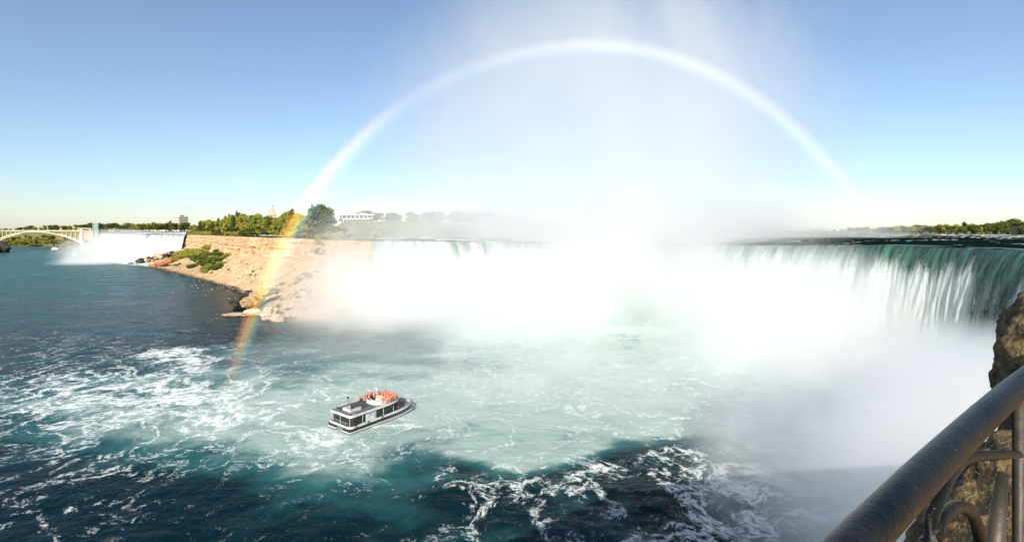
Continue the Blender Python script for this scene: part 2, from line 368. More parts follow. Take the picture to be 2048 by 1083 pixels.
# ------------------------------------------------------------------ lower river
def build_river():
    nx, nd = 760, 520
    xs = np.linspace(-1500, 3600, nx)
    D = 1/np.linspace(1/16.0, 1/2300.0, nd)
    # denser rows far away
    D = np.concatenate([np.geomspace(16, 70, 60), 1/np.linspace(1/71, 1/420, 400), np.geomspace(425, 2600, 90)])
    X = (xs[None, :]-1024)/F*D[:, None]; Y = np.repeat(D[:, None], nx, 1)
    px = np.repeat(xs[None, :], len(D), 0); py = HOR+F*EYE/Y
    wx = px+60*fbm(X/40, Y/40, 1.3, 4); wy = py+35*fbm(X/30, Y/30, 7.7, 4)
    def blob(cx, cy, rx, ry): return np.exp(-(((wx-cx)/rx)**2+((wy-cy)/ry)**2))
    milk = np.zeros_like(X)+0.05
    milk += 0.50*sstep(700, 480, wy)*sstep(700, 200, wx)
    milk += 0.32*blob(60, 810, 260, 70)+0.30*blob(330, 790, 260, 80)+0.28*blob(250, 860, 220, 60)
    milk += 0.9*blob(760, 800, 330, 110)+0.7*blob(620, 850, 260, 80)+0.22*blob(660, 960, 210, 70)+0.14*blob(820, 1020, 180, 70)
    edge = np.interp(px, [500, 800, 1000, 1150, 1350, 1500, 1620, 1800], [900, 925, 950, 935, 888, 875, 845, 800])+26*fbm(X/16, Y/16, 2.2, 4)
    right = sstep(760, 1000, px)
    milk = milk*(1-right)+right*(1.05*sstep(edge+16, edge-42, py)+0.16*sstep(edge, edge+20, py))
    milk *= 1-0.85*blob(420, 620, 120, 60)  # dark patch painted in for the cliff's reflection on the water
    foam = np.zeros_like(X)+0.30
    foam += 0.10*sstep(560, 700, wy)+0.35*blob(770, 858, 60, 10)+0.25*blob(655, 885, 40, 14)
    foam += 0.30*blob(200, 800, 340, 80)+0.20*blob(460, 800, 260, 70)+0.15*blob(180, 960, 120, 80)
    foam += 0.08*blob(90, 1030, 120, 50)-0.10*blob(420, 1020, 230, 60)-0.08*blob(700, 1050, 200, 60)
    foam += 0.30*blob(360, 715, 90, 18)+0.15*blob(640, 900, 200, 60)
    fr = 0.25*sstep(edge+4, edge-30, py)+0.30*sstep(edge, edge+15, py)+0.18*sstep(1250, 1560, px+0.3*(py-900))
    foam = foam*(1-right)+right*(0.25+fr)
    foam += 0.22*np.exp(-((py-edge)/16)**2)*sstep(800, 960, px)
    rough = 0.22+0.36*right*sstep(edge-10, edge+15, py)+0.2*sstep(850, 950, py)
    Z = (fbm(X/11, Y/8, 0.5, 5, 0.55)*1.0+0.35*fbm(X/38, Y/30, 3.1, 2))*rough
    Z += 0.35*(1-np.abs(fbm(X/9+1, Y/7, 9.0, 3)))*right*sstep(edge-10, edge+15, py)
    lim = np.clip(Y/900, 0, 1); Z *= (1-lim*0.6)
    V = np.stack([X, Y, Z], -1)
    me = grid_mesh("river", V, True, True, {'foam': np.clip(foam, 0, 1), 'milk': np.clip(milk, 0, 1)})
    tag(link("river", me, M['river']), kind='structure')
build_river()

# ------------------------------------------------------------------ upper river above the crest
def outer_D(x):
    return np.interp(x, [745, 800, 900, 1000, 1130, 1220, 1400, 1560, 1700, 1800, 2048, 2400, 3100], [345, 400, 440, 500, 640, 1400, 1900, 1600, 1050, 760, 590, 470, 400])
def build_upper():
    c, s = smooth_path(crest_w, 900)
    px = 1024+F*c[:, 0]/c[:, 1]
    od = outer_D(px); n = 90
    t = np.linspace(0, 1, n)**2.2
    Yd = c[:, 1][:, None]*(1-t)+od[:, None]*t
    dirx = (c[:, 0]/c[:, 1])[:, None]
    X = dirx*Yd; Y = Yd
    d = Yd-c[:, 1][:, None]
    z = c[:, 2][:, None]+(45.2-c[:, 2][:, None])*sstep(0, 160, d)
    z = z+(0.9*fbm(X/20, Y/9, 4.4, 4)+0.3*fbm(X/60, Y/12, 1.1, 2))*sstep(2, 30, d)
    foam = 0.25*sstep(40, 300, d)+0.35*sstep(1650, 1300, px)[:, None]-0.12*sstep(60, 0, d)+0.4*sstep(0.9, 1.0, t)[None, :]
    me = grid_mesh("upper_river", np.stack([X, Y, z], -1), True, True, {'foam': foam})
    tag(link("upper_river", me, M['upper']), kind='structure')
build_upper()

# ------------------------------------------------------------------ waterfalls
def curtain(name, pts, n, rough, white, label, zbot=-1.0, edge=False):
    c, s = smooth_path(pts, n)
    T = np.gradient(c[:, :2], axis=0); T /= np.linalg.norm(T, axis=1)[:, None]
    k = 15; ker = np.ones(2*k+1)/(2*k+1)
    N0 = np.stack([T[:, 1], -T[:, 0]], 1)
    Np = np.pad(N0, ((k, k), (0, 0)), 'edge'); N = np.stack([np.convolve(Np[:, i], ker, 'valid') for i in range(2)], 1)
    N /= np.linalg.norm(N, axis=1)[:, None]
    H = c[:, 2]-zbot
    vv = np.concatenate([[-2.2, -1.2, -0.5], np.linspace(0, 1, 110)**1.35*1.0])
    V = np.zeros((n, len(vv), 3)); U = np.zeros((n, len(vv))); W = np.zeros_like(U); WH = np.zeros_like(U)
    lipn = 1.6*fbm(s/14, 0*s, 3.3, 3)
    for j, v in enumerate(vv):
        if v < 0: off = v*3.5; drop = np.zeros(n)-0.05+0.03*abs(v)
        else: drop = v*H; off = 1.5*np.sqrt(drop)
        off = off+lipn
        a = np.clip(drop/8, 0, 1)*rough
        dis = a*(1.6*fbm(s/7, drop/40, 0.7, 3)*np.clip(.35+1.6*fbm(s/26, drop/60, 4.7, 2), .1, 1.3)+0.5*fbm(s/1.9, drop/14, 5.0, 3))
        bot = np.clip((drop/H-0.75)/0.25, 0, 1)**2*4.0
        V[:, j, 0] = c[:, 0]+N[:, 0]*(off+dis+bot); V[:, j, 1] = c[:, 1]+N[:, 1]*(off+dis+bot)
        V[:, j, 2] = c[:, 2]-np.maximum(drop, 0)+(0.04 if v < 0 else 0)+0.35*fbm(s/9, 0*s, 8.8, 3)*(0.3 if v < -2 else 1)
        U[:, j] = s; W[:, j] = drop if v >= 0 else v*3.5
        WH[:, j] = white(1024+F*c[:, 0]/c[:, 1])
    if edge:
        k = np.clip(1-s/16, 0, 1)[:, None]; q = np.clip(W/44, 0, 1)
        V[:, :, 0] -= k*(3.5*q**2.2+2.2*fbm(W/9, s[:, None]/6, 2.0, 3)*np.minimum(1, q*6)); V[:, :, 1] -= k*5*q**2
    me = grid_mesh(name, V, True, True, {'u': U, 'v': W, 'white': WH})
    return tag(link(name, me, M['falls']), label, 'waterfall', kind='structure')
curtain("waterfall", crest_w, 1700, 1.0, lambda x: np.interp(x, [745, 1200, 1500, 1700, 1800, 1900, 2048, 2300], [0.45, 0.45, 0.34, 0.2, 0.02, -0.12, -0.12, -.1]),
        "wide curved waterfall pouring green and white into the misty basin", edge=True)
curtain("waterfall", amer_w, 420, 1.0, lambda x: 0.4+0*x, "small distant white waterfall beside the left end of the cliff", zbot=12)

# ------------------------------------------------------------------ gorge wall: rim, foot of the rock face, shore
ST = [ # rim (x, D, z)          foot (z)  shore (x, D)  green
 ((-500,1900,50), 22, (-500,1790), 1), ((-150,1850,50), 22, (-150,1740), 1), ((0,1800,50), 22, (0,1690), 1), ((100,1720,50), 22, (100,1600), 1),
 ((165,1500,49), 20, (162,1390), .7), ((195,1290,47), 18, (186,1140), .5), ((206,1030,44.2), 22, (200,985), .2), ((250,945,44.0), 14, (235,880), 0),
 ((310,868,43.8), 14, (262,800), 0), ((373,806,44.2), 24, (288,733), .15), ((430,680,44.1), 22, (350,595), .25), ((500,530,43.8), 24.4, (420,497), .15),
 ((560,460,43.7), 24.5, (470,434), .1), ((600,420,43.8), 25.7, (500,360), .15), ((640,375,43.5), 26.5, (524,302), .35), ((690,330,43.9), 12, (585,270), .3),
 ((748,292,44.0), 2, (705,258), .1)]
def build_gorge():
    R = np.array([((r[0]-1024)/F*r[1], r[1], r[2]) for r, b, s, g in ST])
    Sh = np.array([((s[0]-1024)/F*s[1], s[1], -0.2) for r, b, s, g in ST])
    fz = np.array([b for r, b, s, g in ST], float); gr = np.array([g for *_, g in ST], float)
    # rock wall behind the big falls
    c, s = smooth_path(crest_w, 24)
    T = np.gradient(c[:, :2], axis=0); T /= np.linalg.norm(T, axis=1)[:, None]; N = np.stack([T[:, 1], -T[:, 0]], 1)
    back = c.copy(); back[:, :2] -= N*5; back[:, 2] -= 3.2
    sh2 = c.copy(); sh2[:, :2] += N*3; sh2[:, 2] = -0.5
    R = np.vstack([R, back[1:]]); Sh = np.vstack([Sh, sh2[1:]])
    fz = np.concatenate([fz, np.full(23, 2.0)]); gr = np.concatenate([gr, np.zeros(23)])
    seg = np.concatenate([[0], np.cumsum(np.linalg.norm(np.diff(R[:, :2], axis=0), axis=1))])
    n = 1100
    # even in apparent size: step proportional to depth
    fine = np.linspace(0, seg[-1], 6000); dep = np.interp(fine, seg, R[:, 1])
    cw = np.concatenate([[0], np.cumsum(1/np.maximum(dep[:-1], 120))]); q = np.interp(np.linspace(0, cw[-1], n), cw, fine)
    I = lambda a: np.interp(q, seg, a)
    Rx, Ry, Rz = [I(R[:, k]) for k in range(3)]; Sx, Sy = I(Sh[:, 0]), I(Sh[:, 1]); Fz = I(fz); Gr = I(gr)
    dx, dy = Sx-Rx, Sy-Ry; L = np.hypot(dx, dy); dx, dy = dx/L, dy/L
    rows = []; part = []
    for k in np.linspace(0, 1, 5): rows.append((-18*(1-k), 1.2*(1-k), 'top')); part.append(2 if k < 0.8 else 1.2)
    for k in np.linspace(0, 1, 26)[1:]: rows.append((k, 0, 'face')); part.append(1)
    for k in np.linspace(0, 1, 46)[1:]: rows.append((k, 0, 'scree')); part.append(0)
    rows.append((1, 0, 'under')); part.append(0)
    m = len(rows); V = np.zeros((n, m, 3)); A = np.zeros((n, m)); GA = np.zeros((n, m))
    for j, (a, b, kind) in enumerate(rows):
        if kind == 'top': off = np.full(n, a); z = Rz+b
        elif kind == 'face': off = np.minimum(5, 0.2*L)*a; z = Rz+(Fz-Rz)*a
        elif kind == 'scree':
            o0 = np.minimum(5, 0.2*L); off = o0+(L-o0)*a; z = Fz*(1-a)**1.25+(-0.3)*a
        else: off = L+6; z = np.full(n, -5.0)
        X = Rx+dx*off; Y = Ry+dy*off
        if kind in ('face', 'scree'):
            e = 1.0 if kind == 'scree' else 1.0
            big = fbm(X/26, Y/26, z/30, 3); med = fbm(X/7, Y/7, z/(3.0 if kind == 'face' else 7), 4)
            env = np.minimum(1, L/20)*(.45+.55*min(1, a*4) if kind == 'face' else 1)
            push = (2.8*big+(2.1 if kind == 'face' else 1.3)*med)*env
            if kind == 'face': push = push-4.5*sstep(.02, .4, fbm(X/8, Y/8, 2.0, 3))*float(sstep(.42, .58, a)*sstep(1.0, .86, a))*np.minimum(1, L/20)
            if kind == 'face': push = push+ env*0.9*np.sign(np.sin(z*1.1+big*2))*(0.5+0.5*big)
            X = X+dx*push; Y = Y+dy*push
            if kind == 'scree': z = z+(1.5*big+1.0*med)*np.minimum(1, L/20)*np.sin(np.pi*min(1, a*0.93+0.07))
        if kind == 'top':
            kk = 1+a/18; pu = .45*(2.8*fbm(X/26, Y/26, z/30, 3)+2.1*fbm(X/7, Y/7, z/3, 4))*np.minimum(1, L/20)*kk
            X = X+dx*pu; Y = Y+dy*pu; z = z+0.7*fbm(X/8, Y/8, 0, 3)*np.minimum(1, L/20)
        V[:, j] = np.stack([X, Y, z], -1); A[:, j] = part[j]; GA[:, j] = Gr
    me = grid_mesh("gorge_cliff", V, False, True, {'cliff': A, 'green': GA})
    tag(link("gorge_cliff", me, M['cliff']), kind='structure')
    return R
Rim = build_gorge()

# ------------------------------------------------------------------ land behind the rim
def ground_z(X, Y):
    px = 1024+F*X/np.maximum(Y, 1)
    z = 45.3+0*X+sstep(900, 1300, Y)*3.0
    hill = 13.0*sstep(350, 445, Y)*sstep(640, 715, px)*sstep(1150, 880, px)*sstep(900, 560, Y)
    hill = hill+5*sstep(420, 520, Y)*sstep(420, 640, px)*sstep(740, 690, px)*sstep(900, 600, Y)
    return z+hill+0.5*fbm(X/40, Y/40, 2.0, 3)
def build_land():
    # left of the big falls, behind the cliff rim and the small falls
    nseg = 16
    R = Rim[:nseg+1]; px = 1024+F*R[:, 0]/R[:, 1]
    xs = np.concatenate([np.linspace(-1500, -500, 20)[:-1], np.linspace(-500, 748, 320), np.linspace(749, 3300, 420)])
    r0 = np.where(xs <= 748, np.interp(xs, px, R[:, 1])+14, outer_D(xs)-6)
    t = np.concatenate([np.linspace(0, 0.10, 60), np.geomspace(0.105, 1, 40)])
    Yd = r0[:, None]+(9000-r0[:, None])*t[None, :]
    X = ((xs-1024)/F)[:, None]*Yd
    z = ground_z(X, Yd)
    d0 = Yd-r0[:, None]
    z = np.where(xs[:, None] > 748, 45.0+(z-45.0)*sstep(0, 40, d0)+0.25*sstep(0, 8, d0), z-1.3+1.3*sstep(0, 25, d0))
    # the channel that feeds the small falls
    ch = sstep(208, 222, xs)*sstep(378, 366, xs)
    pxg = np.repeat(xs[:, None], Yd.shape[1], 1)
    path = np.exp(-((Yd-(356+8*np.sin(pxg/30)))/3.5)**2)*sstep(690, 720, pxg)*sstep(900, 860, pxg)
    path = np.maximum(path, sstep(0.55, 0.7, 0.5+0.8*fbm(X/9, Yd/9, 6.0, 3))*np.exp(-((pxg-735)/26)**2)*np.exp(-((Yd-392)/22)**2))
    me = grid_mesh("ground", np.stack([X, Yd, z], -1), True, True, {'path': path})
    tag(link("ground", me, M['ground']), kind='structure')
    c, s = smooth_path(amer_w, 120)
    t = np.linspace(0, 1, 40)
    Yd = c[:, 1][:, None]+t[None, :]*260; X = (c[:, 0]/c[:, 1])[:, None]*Yd
    z = c[:, 2][:, None]+t[None, :]*3.6+0.35*fbm(X/14, Yd/8, 2, 3)*np.minimum(1, t*8)
    me = grid_mesh("upper_channel", np.stack([X, Yd, z], -1), True, True, {'foam': 0*z+0.45})
    tag(link("upper_channel", me, M['upper']), kind='structure')
build_land()

# near bank: promenade under the camera, the gorge wall below it and the hillside behind that shades the basin
def build_near():
    edge = [(-900,-500),(-300,-170),(-100,-70),(-30,-22),(-6,-3.9),(0,0.62),(1.2,1.55),(2.6,2.55),(5,3.4),(12,5.5),(30,9),(70,12),(102,20),(125,15),(300,28)]
    e, s = smooth_path(edge, 420); e = e[:, :2]
    tdir = np.array([0.17, 1.0])/np.hypot(0.17, 1)      # inland is behind
    rows = []
    for k in np.linspace(0, 1, 46): rows.append(('in', 520*(1-k)**2.2))
    for k in np.linspace(0, 1, 30)[1:]: rows.append(('down', k))
    V = np.zeros((len(e), len(rows), 3)); A = np.zeros(V.shape[:2]); GA = np.zeros(V.shape[:2])
    for j, (kind, a) in enumerate(rows):
        if kind == 'in':
            X = e[:, 0]-tdir[0]*a*0.6; Y = e[:, 1]-tdir[1]*a
            hgt = np.interp(X-0.17*Y, [2, 7, 14, 40, 70, 100, 160, 300], [0, 0, 2, 4, 6, 8, 10, 12])
            z = 48.38+hgt*sstep(6, 26, np.full(len(e), a))+sstep(0, 50, np.full(len(e), a))*0.3*fbm(X/15, Y/15, 1, 3)*sstep(3, 12, X)
            V[:, j] = np.stack([X, Y, z], -1); A[:, j] = 2.0 if a > 9 else 0.0; GA[:, j] = 0.8*(a > 20)
        else:
            o = 0.9*np.sqrt(a)*14*np.clip((np.abs(e[:, 0])-2)/10, 0.25, 1); z = 48.38*(1-a)-4*a
            X = e[:, 0]+tdir[0]*o; Y = e[:, 1]+tdir[1]*o*np.where(e[:, 0] > 3, 0.25, 1.0)
            pz = fbm(X/6, Y/6, z/6, 3)*min(1, a*6)*1.2
            V[:, j] = np.stack([X+pz*0.2, Y+pz-0.2*min(1, a*20), z+0*X], -1); A[:, j] = 1
    me = grid_mesh("near_bank", V, False, True, {'cliff': A, 'green': GA})
    tag(link("near_bank", me, M['cliff']), kind='structure')
build_near()

# ------------------------------------------------------------------ trees
def leaf_cloud(seed, n, leaf, H, W, kind):
    r = np.random.default_rng(seed)
    lobes = []
    if kind == 'round':
        for i in range(11):
            a = r.uniform(0, 6.28); d = r.uniform(0.1, 0.62)*W/2; h = r.uniform(0.36, 0.84)*H
            lobes.append((d*math.cos(a), d*math.sin(a), h, r.uniform(0.20, 0.33)*W, r.uniform(0.11, 0.19)*H))
        lobes.append((0, 0, 0.84*H, 0.22*W, 0.16*H))
    elif kind == 'tall':
        for i in range(10):
            h = 0.2+0.72*i/9; rr = (1-abs(h-0.42)*1.35)*W*0.4
            lobes.append((r.normal()*0.08*W, r.normal()*0.08*W, h*H, max(0.1*W, rr*r.uniform(0.8, 1.2)), 0.10*H))
    else:                                   # low bush
        for i in range(8):
            a = r.uniform(0, 6.28); d = r.uniform(0, 0.7)*W/2
            lobes.append((d*math.cos(a), d*math.sin(a), r.uniform(0.2, 0.62)*H, r.uniform(0.2, 0.32)*W, r.uniform(0.18, 0.34)*H))
    L = np.array(lobes); pick = r.integers(0, len(L), n); q = L[pick]
    d = r.normal(size=(n, 3)); d /= np.linalg.norm(d, axis=1)[:, None]
    rad = r.uniform(0.55, 1.08, n)[:, None]
    c = np.stack([q[:, 0], q[:, 1], q[:, 2]], 1)+d*rad*np.stack([q[:, 3], q[:, 3], q[:, 4]], 1)
    c[:, 2] = np.maximum(c[:, 2], 0.04*H)
    nrm = d+0.55*r.normal(size=(n, 3)); nrm /= np.linalg.norm(nrm, axis=1)[:, None]
    a = np.cross(nrm, r.normal(size=(n, 3))); a /= np.linalg.norm(a, axis=1)[:, None]; b = np.cross(nrm, a)
    sz = (leaf*r.uniform(0.6, 1.3, n))[:, None]
    v = np.stack([c-a*sz-b*sz*0.5, c+a*sz*0.2-b*sz*0.75, c+a*sz+b*sz*0.3, c-a*sz*0.1+b*sz*0.85], 1).reshape(-1, 3)
    return v, np.arange(4*n).reshape(-1, 4)
def make_tree(seed, kind, H, W, n, leaf, mat, name, bush=False):
    root = empty(name)
    v, q = leaf_cloud(seed, n, leaf, H, W, kind)
    link('crown' if not bush else 'foliage', raw_mesh('crown', v, q, False), M[mat], root)
    r = random.Random(seed); bm = bmesh.new()
    if bush:
        for i in range(5):
            a = i*1.26+r.random(); tube(bm, [(0.1*math.cos(a), 0.1*math.sin(a), -0.6), (W*.16*math.cos(a), W*.16*math.sin(a), H*.5)], [0.08, 0.03], 5)
        finish('stem', bm, M['bark'], root)
    else:
        tr = H*0.018+0.08
        tube(bm, [(0, 0, -1.2), (r.uniform(-.2, .2), r.uniform(-.2, .2), H*.3), (r.uniform(-.4, .4), r.uniform(-.4, .4), H*.62), (0, 0, H*.88)], [tr*1.3, tr, tr*.6, tr*.15], 7)
        for i in range(7):
            a = i*2.4+r.random(); h0 = H*r.uniform(.25, .6)
            tube(bm, [(0, 0, h0), (W*.17*math.cos(a), W*.17*math.sin(a), h0+H*.09), (W*.33*math.cos(a), W*.33*math.sin(a), h0+H*.2)], [tr*.5, tr*.35, tr*.1], 5)
        finish('trunk', bm, M['bark'], root)
    return root
PROTO = {}
for i in range(3): PROTO['round%d' % i] = make_tree(20+i, 'round', 16, 11, 1500, 0.62, 'leaf_olive', 'leafy_tree')
for i in range(2): PROTO['tall%d' % i] = make_tree(40+i, 'tall', 16, 6.0, 1000, 0.5, 'leaf_dark', 'narrow_tree')
for i in range(2): PROTO['dark%d' % i] = make_tree(60+i, 'round', 16, 12, 1400, 0.66, 'leaf_dark', 'leafy_tree')
PROTO['blue0'] = make_tree(71, 'round', 16, 15, 5200, 0.5, 'leaf_blue', 'leafy_tree')
for i in range(2): PROTO['bush%d' % i] = make_tree(80+i, 'bush', 3, 5, 520, 0.32, 'leaf_olive', 'bush', True)
PROTO['dbush0'] = make_tree(90, 'bush', 3, 5, 700, 0.3, 'leaf_dark', 'bush', True)
def plant(kind, x, y, z, h, label, group, cat='tree', wide=1.0):
    src = PROTO[kind]; base = 3.0 if 'bush' in kind else 16.0
    s = h/base
    return dup(src, (x, y, z), random.uniform(0, 6.28), (s*wide, s*wide, s), label, group, cat)
def top_at(x, pts): return float(np.interp(x, [p[0] for p in pts], [p[1] for p in pts]))
def gz(X, Y): return float(ground_z(np.array([X]), np.array([Y]))[0])
def grove(n, x0, x1, depth, top, kinds, label, group, jitter=8, wide=1.15, minh=5, base=None, front=0.75):
    for i in range(n):
        x = x0+(x1-x0)*(i+random.random())/n
        f = random.random(); d0, d1 = depth(x); D = d0+(d1-d0)*f
        X = (x-1024)/F*D; z = gz(X, D) if base is None else base(x, D)
        yt = top_at(x, top)+abs(random.gauss(0, jitter*.5))*0.6
        h = (EYE-(yt-HOR)/F*D-z)*(front+(1-front)*f)*random.uniform(.8, 1.06)
        plant(random.choice(kinds), X, D, z-0.3, max(minh, h), label, group, wide=random.uniform(.85, 1.2)*wide)
rim_px = [r[0][0] for r in ST]; rim_d = [r[0][1] for r in ST]
rimD = lambda x: float(np.interp(x, rim_px, rim_d))
TOP_I = [(378, 452), (395, 440), (430, 432), (460, 424), (510, 419), (535, 428), (556, 428), (580, 416), (612, 414), (650, 409), (672, 428), (700, 444)]
grove(40, 384, 600, lambda x: (rimD(x)+26, rimD(x)+95), TOP_I, ['round0', 'round1', 'round2', 'round0', 'tall0'], "sunlit olive green tree in the wood on top of the orange cliff", "trees along the top of the orange cliff", wide=1.05, front=.88)
grove(20, 383, 640, lambda x: (rimD(x)+12, rimD(x)+24), [(378, 460), (430, 455), (520, 452), (600, 450), (650, 455)], ['round0', 'round2', 'dark0', 'tall1'], "low tree at the edge of the wood right above the orange cliff", "low trees at the cliff edge", wide=1.3, minh=3)
for i in range(44):
    x = 382+(690-382)*(i+random.random())/44; D = rimD(x)+random.uniform(14, 30); Xw = (x-1024)/F*D
    plant(random.choice(['bush0', 'bush1', 'dbush0']), Xw, D, gz(Xw, D)-.6, random.uniform(4.5, 7.5), "bush in the undergrowth below the trees on the cliff top", "undergrowth on the cliff top", 'bush', 1.2)
grove(12, 430, 575, lambda x: (rimD(x)+60, rimD(x)+110), TOP_I, ['tall0', 'tall1'], "dark narrow tree rising above the olive wood on the cliff top", "narrow trees in the cliff top wood", jitter=2, wide=1.0)
grove(6, 575, 622, lambda x: (rimD(x)+18, rimD(x)+50), TOP_I, ['round1', 'round2'], "golden green tree lit by the rainbow on the cliff top", "trees where the rainbow crosses the cliff top", jitter=2)
X, D = (640-1024)/F*392, 392
plant('blue0', X, D, gz(X, D)-.3, EYE-(408-HOR)/F*D-gz(X, D), "tall grey green tree at the right end of the cliff top wood", None, wide=1.0)
grove(8, 640, 700, lambda x: (rimD(x)+14, rimD(x)+40), [(640, 440), (670, 444), (700, 462)], ['blue0', 'dark0', 'dark1'], "grey green tree beside the lawn at the right end of the cliff", "trees beside the lawn", jitter=3, minh=3)
# wood behind the white pavilion, fading into the mist
grove(12, 680, 765, lambda x: (490, 560), [(680, 424), (740, 416), (765, 418)], ['round0', 'round1', 'dark0'], "tree standing behind the long white pavilion", "trees behind the pavilion", jitter=3)
grove(26, 765, 1130, lambda x: (540, 660), [(765, 417), (850, 416), (960, 418), (1010, 426), (1060, 434), (1105, 442), (1130, 452)], ['round0', 'round1', 'dark0', 'dark1'], "pale tree half lost in the mist beyond the falls", "trees fading into the mist", jitter=2, wide=1.7)
# far left: both banks of the gorge behind the bridge
TL = [(-60, 457), (0, 455), (60, 450), (140, 446), (190, 442), (260, 442), (330, 444), (385, 441)]
grove(30, -60, 200, lambda x: (rimD(x)+25, rimD(x)+160), TL, ['round0', 'round1', 'dark0', 'dark1'], "distant tree on the skyline behind the arch bridge", "trees on the skyline behind the bridge", jitter=3, wide=1.3)
grove(34, 204, 384, lambda x: (1075, 1260) if x < 300 else (1000, 1180), TL, ['round0', 'dark0', 'dark1', 'round2'], "distant tree behind the small white waterfall", "trees behind the small waterfall", jitter=4, wide=1.25, base=lambda x, D: 49.0)
sh_px = [s[0] for r, b, s, g in ST]; sh_d = [s[1] for r, b, s, g in ST]
for i in range(40):
    x = -40+210*(i+random.random())/40; f = random.random()
    D0 = float(np.interp(x, sh_px, sh_d)); D1 = rimD(x); D = D0+(D1-D0)*(0.08+.8*f); Xw = (x-1024)/F*D
    zz = 0.5+24*f**1.2 if f < .8 else 24
    plant(random.choice(['round0', 'round2', 'dark0', 'round1']), Xw, D, zz, random.uniform(11, 19), "tree on the steep gorge bank seen under the arch bridge", "trees on the bank under the bridge", wide=1.2)
for i in range(10):
    x = 150+42*random.random(); D = float(np.interp(x, sh_px, sh_d))+8+60*random.random(); Xw = (x-1024)/F*D
    plant(random.choice(['round0', 'round2']), Xw, D, random.uniform(1, 17), random.uniform(9, 15), "bright green tree at the foot of the green steel tower", "trees at the foot of the tower", wide=1.2)
for i in range(70):
    x = -40+235*(i+random.random())/70; f = random.random()
    D0 = float(np.interp(x, [s[0] for r, b, s, g in ST], [s[1] for r, b, s, g in ST])); D1 = rimD(x); D = D0+(D1-D0)*(0.03+.85*f); Xw = (x-1024)/F*D
    plant(random.choice(['bush0', 'bush1', 'dbush0']), Xw, D, (23*f if f < .9 else 22)-.5, random.uniform(6, 10), "leafy bush on the steep gorge bank seen under the arch bridge", "bushes on the bank under the bridge", 'bush', 1.6)
# right: far shore of the upper river
TR = [(1555, 460), (1600, 457), (1660, 455), (1720, 452), (1800, 448), (1850, 445), (1920, 442), (1990, 439), (2048, 434), (2130, 430)]
grove(40, 1560, 1850, lambda x: (float(outer_D(x))+12, float(outer_D(x))+130), TR, ['round0', 'round1', 'dark0', 'dark1'], "olive tree in the thin line along the far shore above the falls", "trees along the far shore above the falls", jitter=2.4, wide=1.35, minh=6)
grove(46, 1835, 2130, lambda x: (float(outer_D(x))+10, float(outer_D(x))+110), TR, ['dark0', 'dark1', 'tall1', 'round1'], "dark tree in the thick wood on the far right shore", "trees in the dark wood on the right", jitter=2.4, wide=1.25, minh=6)
# wooded islet in the rapids and one in the mist
def islet(name, x, D, rx, ry, h, label):
    bm = bmesh.new(); bmesh.ops.create_icosphere(bm, subdivisions=4, radius=1)
    for v in bm.verts:
        n_ = float(fbm(v.co.x*2+x, v.co.y*2, v.co.z*2, 3)); v.co = Vector((v.co.x*rx*(1+.25*n_), v.co.y*ry*(1+.25*n_), v.co.z*h*(1+.4*n_)))
    o = finish(name, bm, M['boulder_dark'], None, True, G(x, D, 44.8)); return tag(o, label, 'islet')
islet('islet', 1722, 560, 13, 8, 1.6, "small rocky islet with pale trees in the rapids above the falls")
for i in range(6):
    x = 1702+40*random.random(); D = 558+8*random.random(); p = G(x, D, 45.4)
    plant(random.choice(['round0', 'round1']), p.x, p.y, p.z, random.uniform(3, 7.2), "pale little tree on the islet in the rapids", "trees on the islet in the rapids", wide=1.3)
islet('islet', 1168, 560, 17, 9, 2.0, "faint rocky islet in the mist at the far crest")
for i in range(6):
    x = 1142+52*random.random(); D = 557+8*random.random(); p = G(x, D, 45.6)
    plant(random.choice(['dark0', 'round1']), p.x, p.y, p.z, random.uniform(6, 11), "faint tree on the islet at the far crest", "trees on the misty islet", wide=1.2)
def added_shade_tree():  # unseen tree, added so its stems throw shadow bands on the handrail
    root = empty('added_shade_tree', (.13, -3.0, 48.35), 0, "added unseen two stemmed tree on the promenade whose stems shade the railing", 'tree')
    bm = bmesh.new()
    tube(bm, [(.0, 0, -.2), (-.12, 0, .5), (-.19, 0, 1.6), (-.2, 0, 3.2), (-.4, 0, 5.2)], [.10, .06, .05, .045, .02], 10)
    tube(bm, [(.0, 0, -.2), (.12, .03, .5), (.2, .05, 1.6), (.24, .05, 3.2), (.5, .1, 5.4)], [.10, .075, .065, .05, .02], 10)
    finish('trunk', bm, M['bark'], root)
    v, q = leaf_cloud(5, 900, .12, 3.4, 2.8, 'round'); v[:, 2] += 3.6
    link('crown', raw_mesh('crown', v, q, False), M['leaf_olive'], root)
added_shade_tree()
# bushes on the scree below the cliff
def scree_pt(k, f, dz=0.0):
    "k: station index (float), f: 0 at the foot of the rock face .. 1 at the shore"
    i = int(k); u = k-i
    def q(i):
        r, b, s, g = ST[i]; R = G(r[0], r[1], r[2]); S_ = G(s[0], s[1], 0); d = (S_-R); L = d.length; d2 = Vector((d.x, d.y, 0)); L = d2.length; d2 /= L
        o0 = min(5, .2*L); o = o0+(L-o0)*f; p = R+d2*o; p.z = b*(1-f)**1.25; return p
    p = q(i).lerp(q(min(i+1, len(ST)-1)), u); p.z += dz; return p
from mathutils.bvhtree import BVHTree
_cm = bpy.data.objects['gorge_cliff'].data
_co = np.zeros(len(_cm.vertices)*3, np.float32); _cm.vertices.foreach_get('co', _co)
BVH = BVHTree.FromPolygons([tuple(v) for v in _co.reshape(-1, 3)], [tuple(p.vertices) for p in _cm.polygons])
def on_cliff(x, y):
    "where the line of sight through a photo pixel meets the cliff or the scree"
    h = BVH.ray_cast(Vector((0, 0, EYE)), P(x, y, 1.0)-Vector((0, 0, EYE)))
    return h[0]
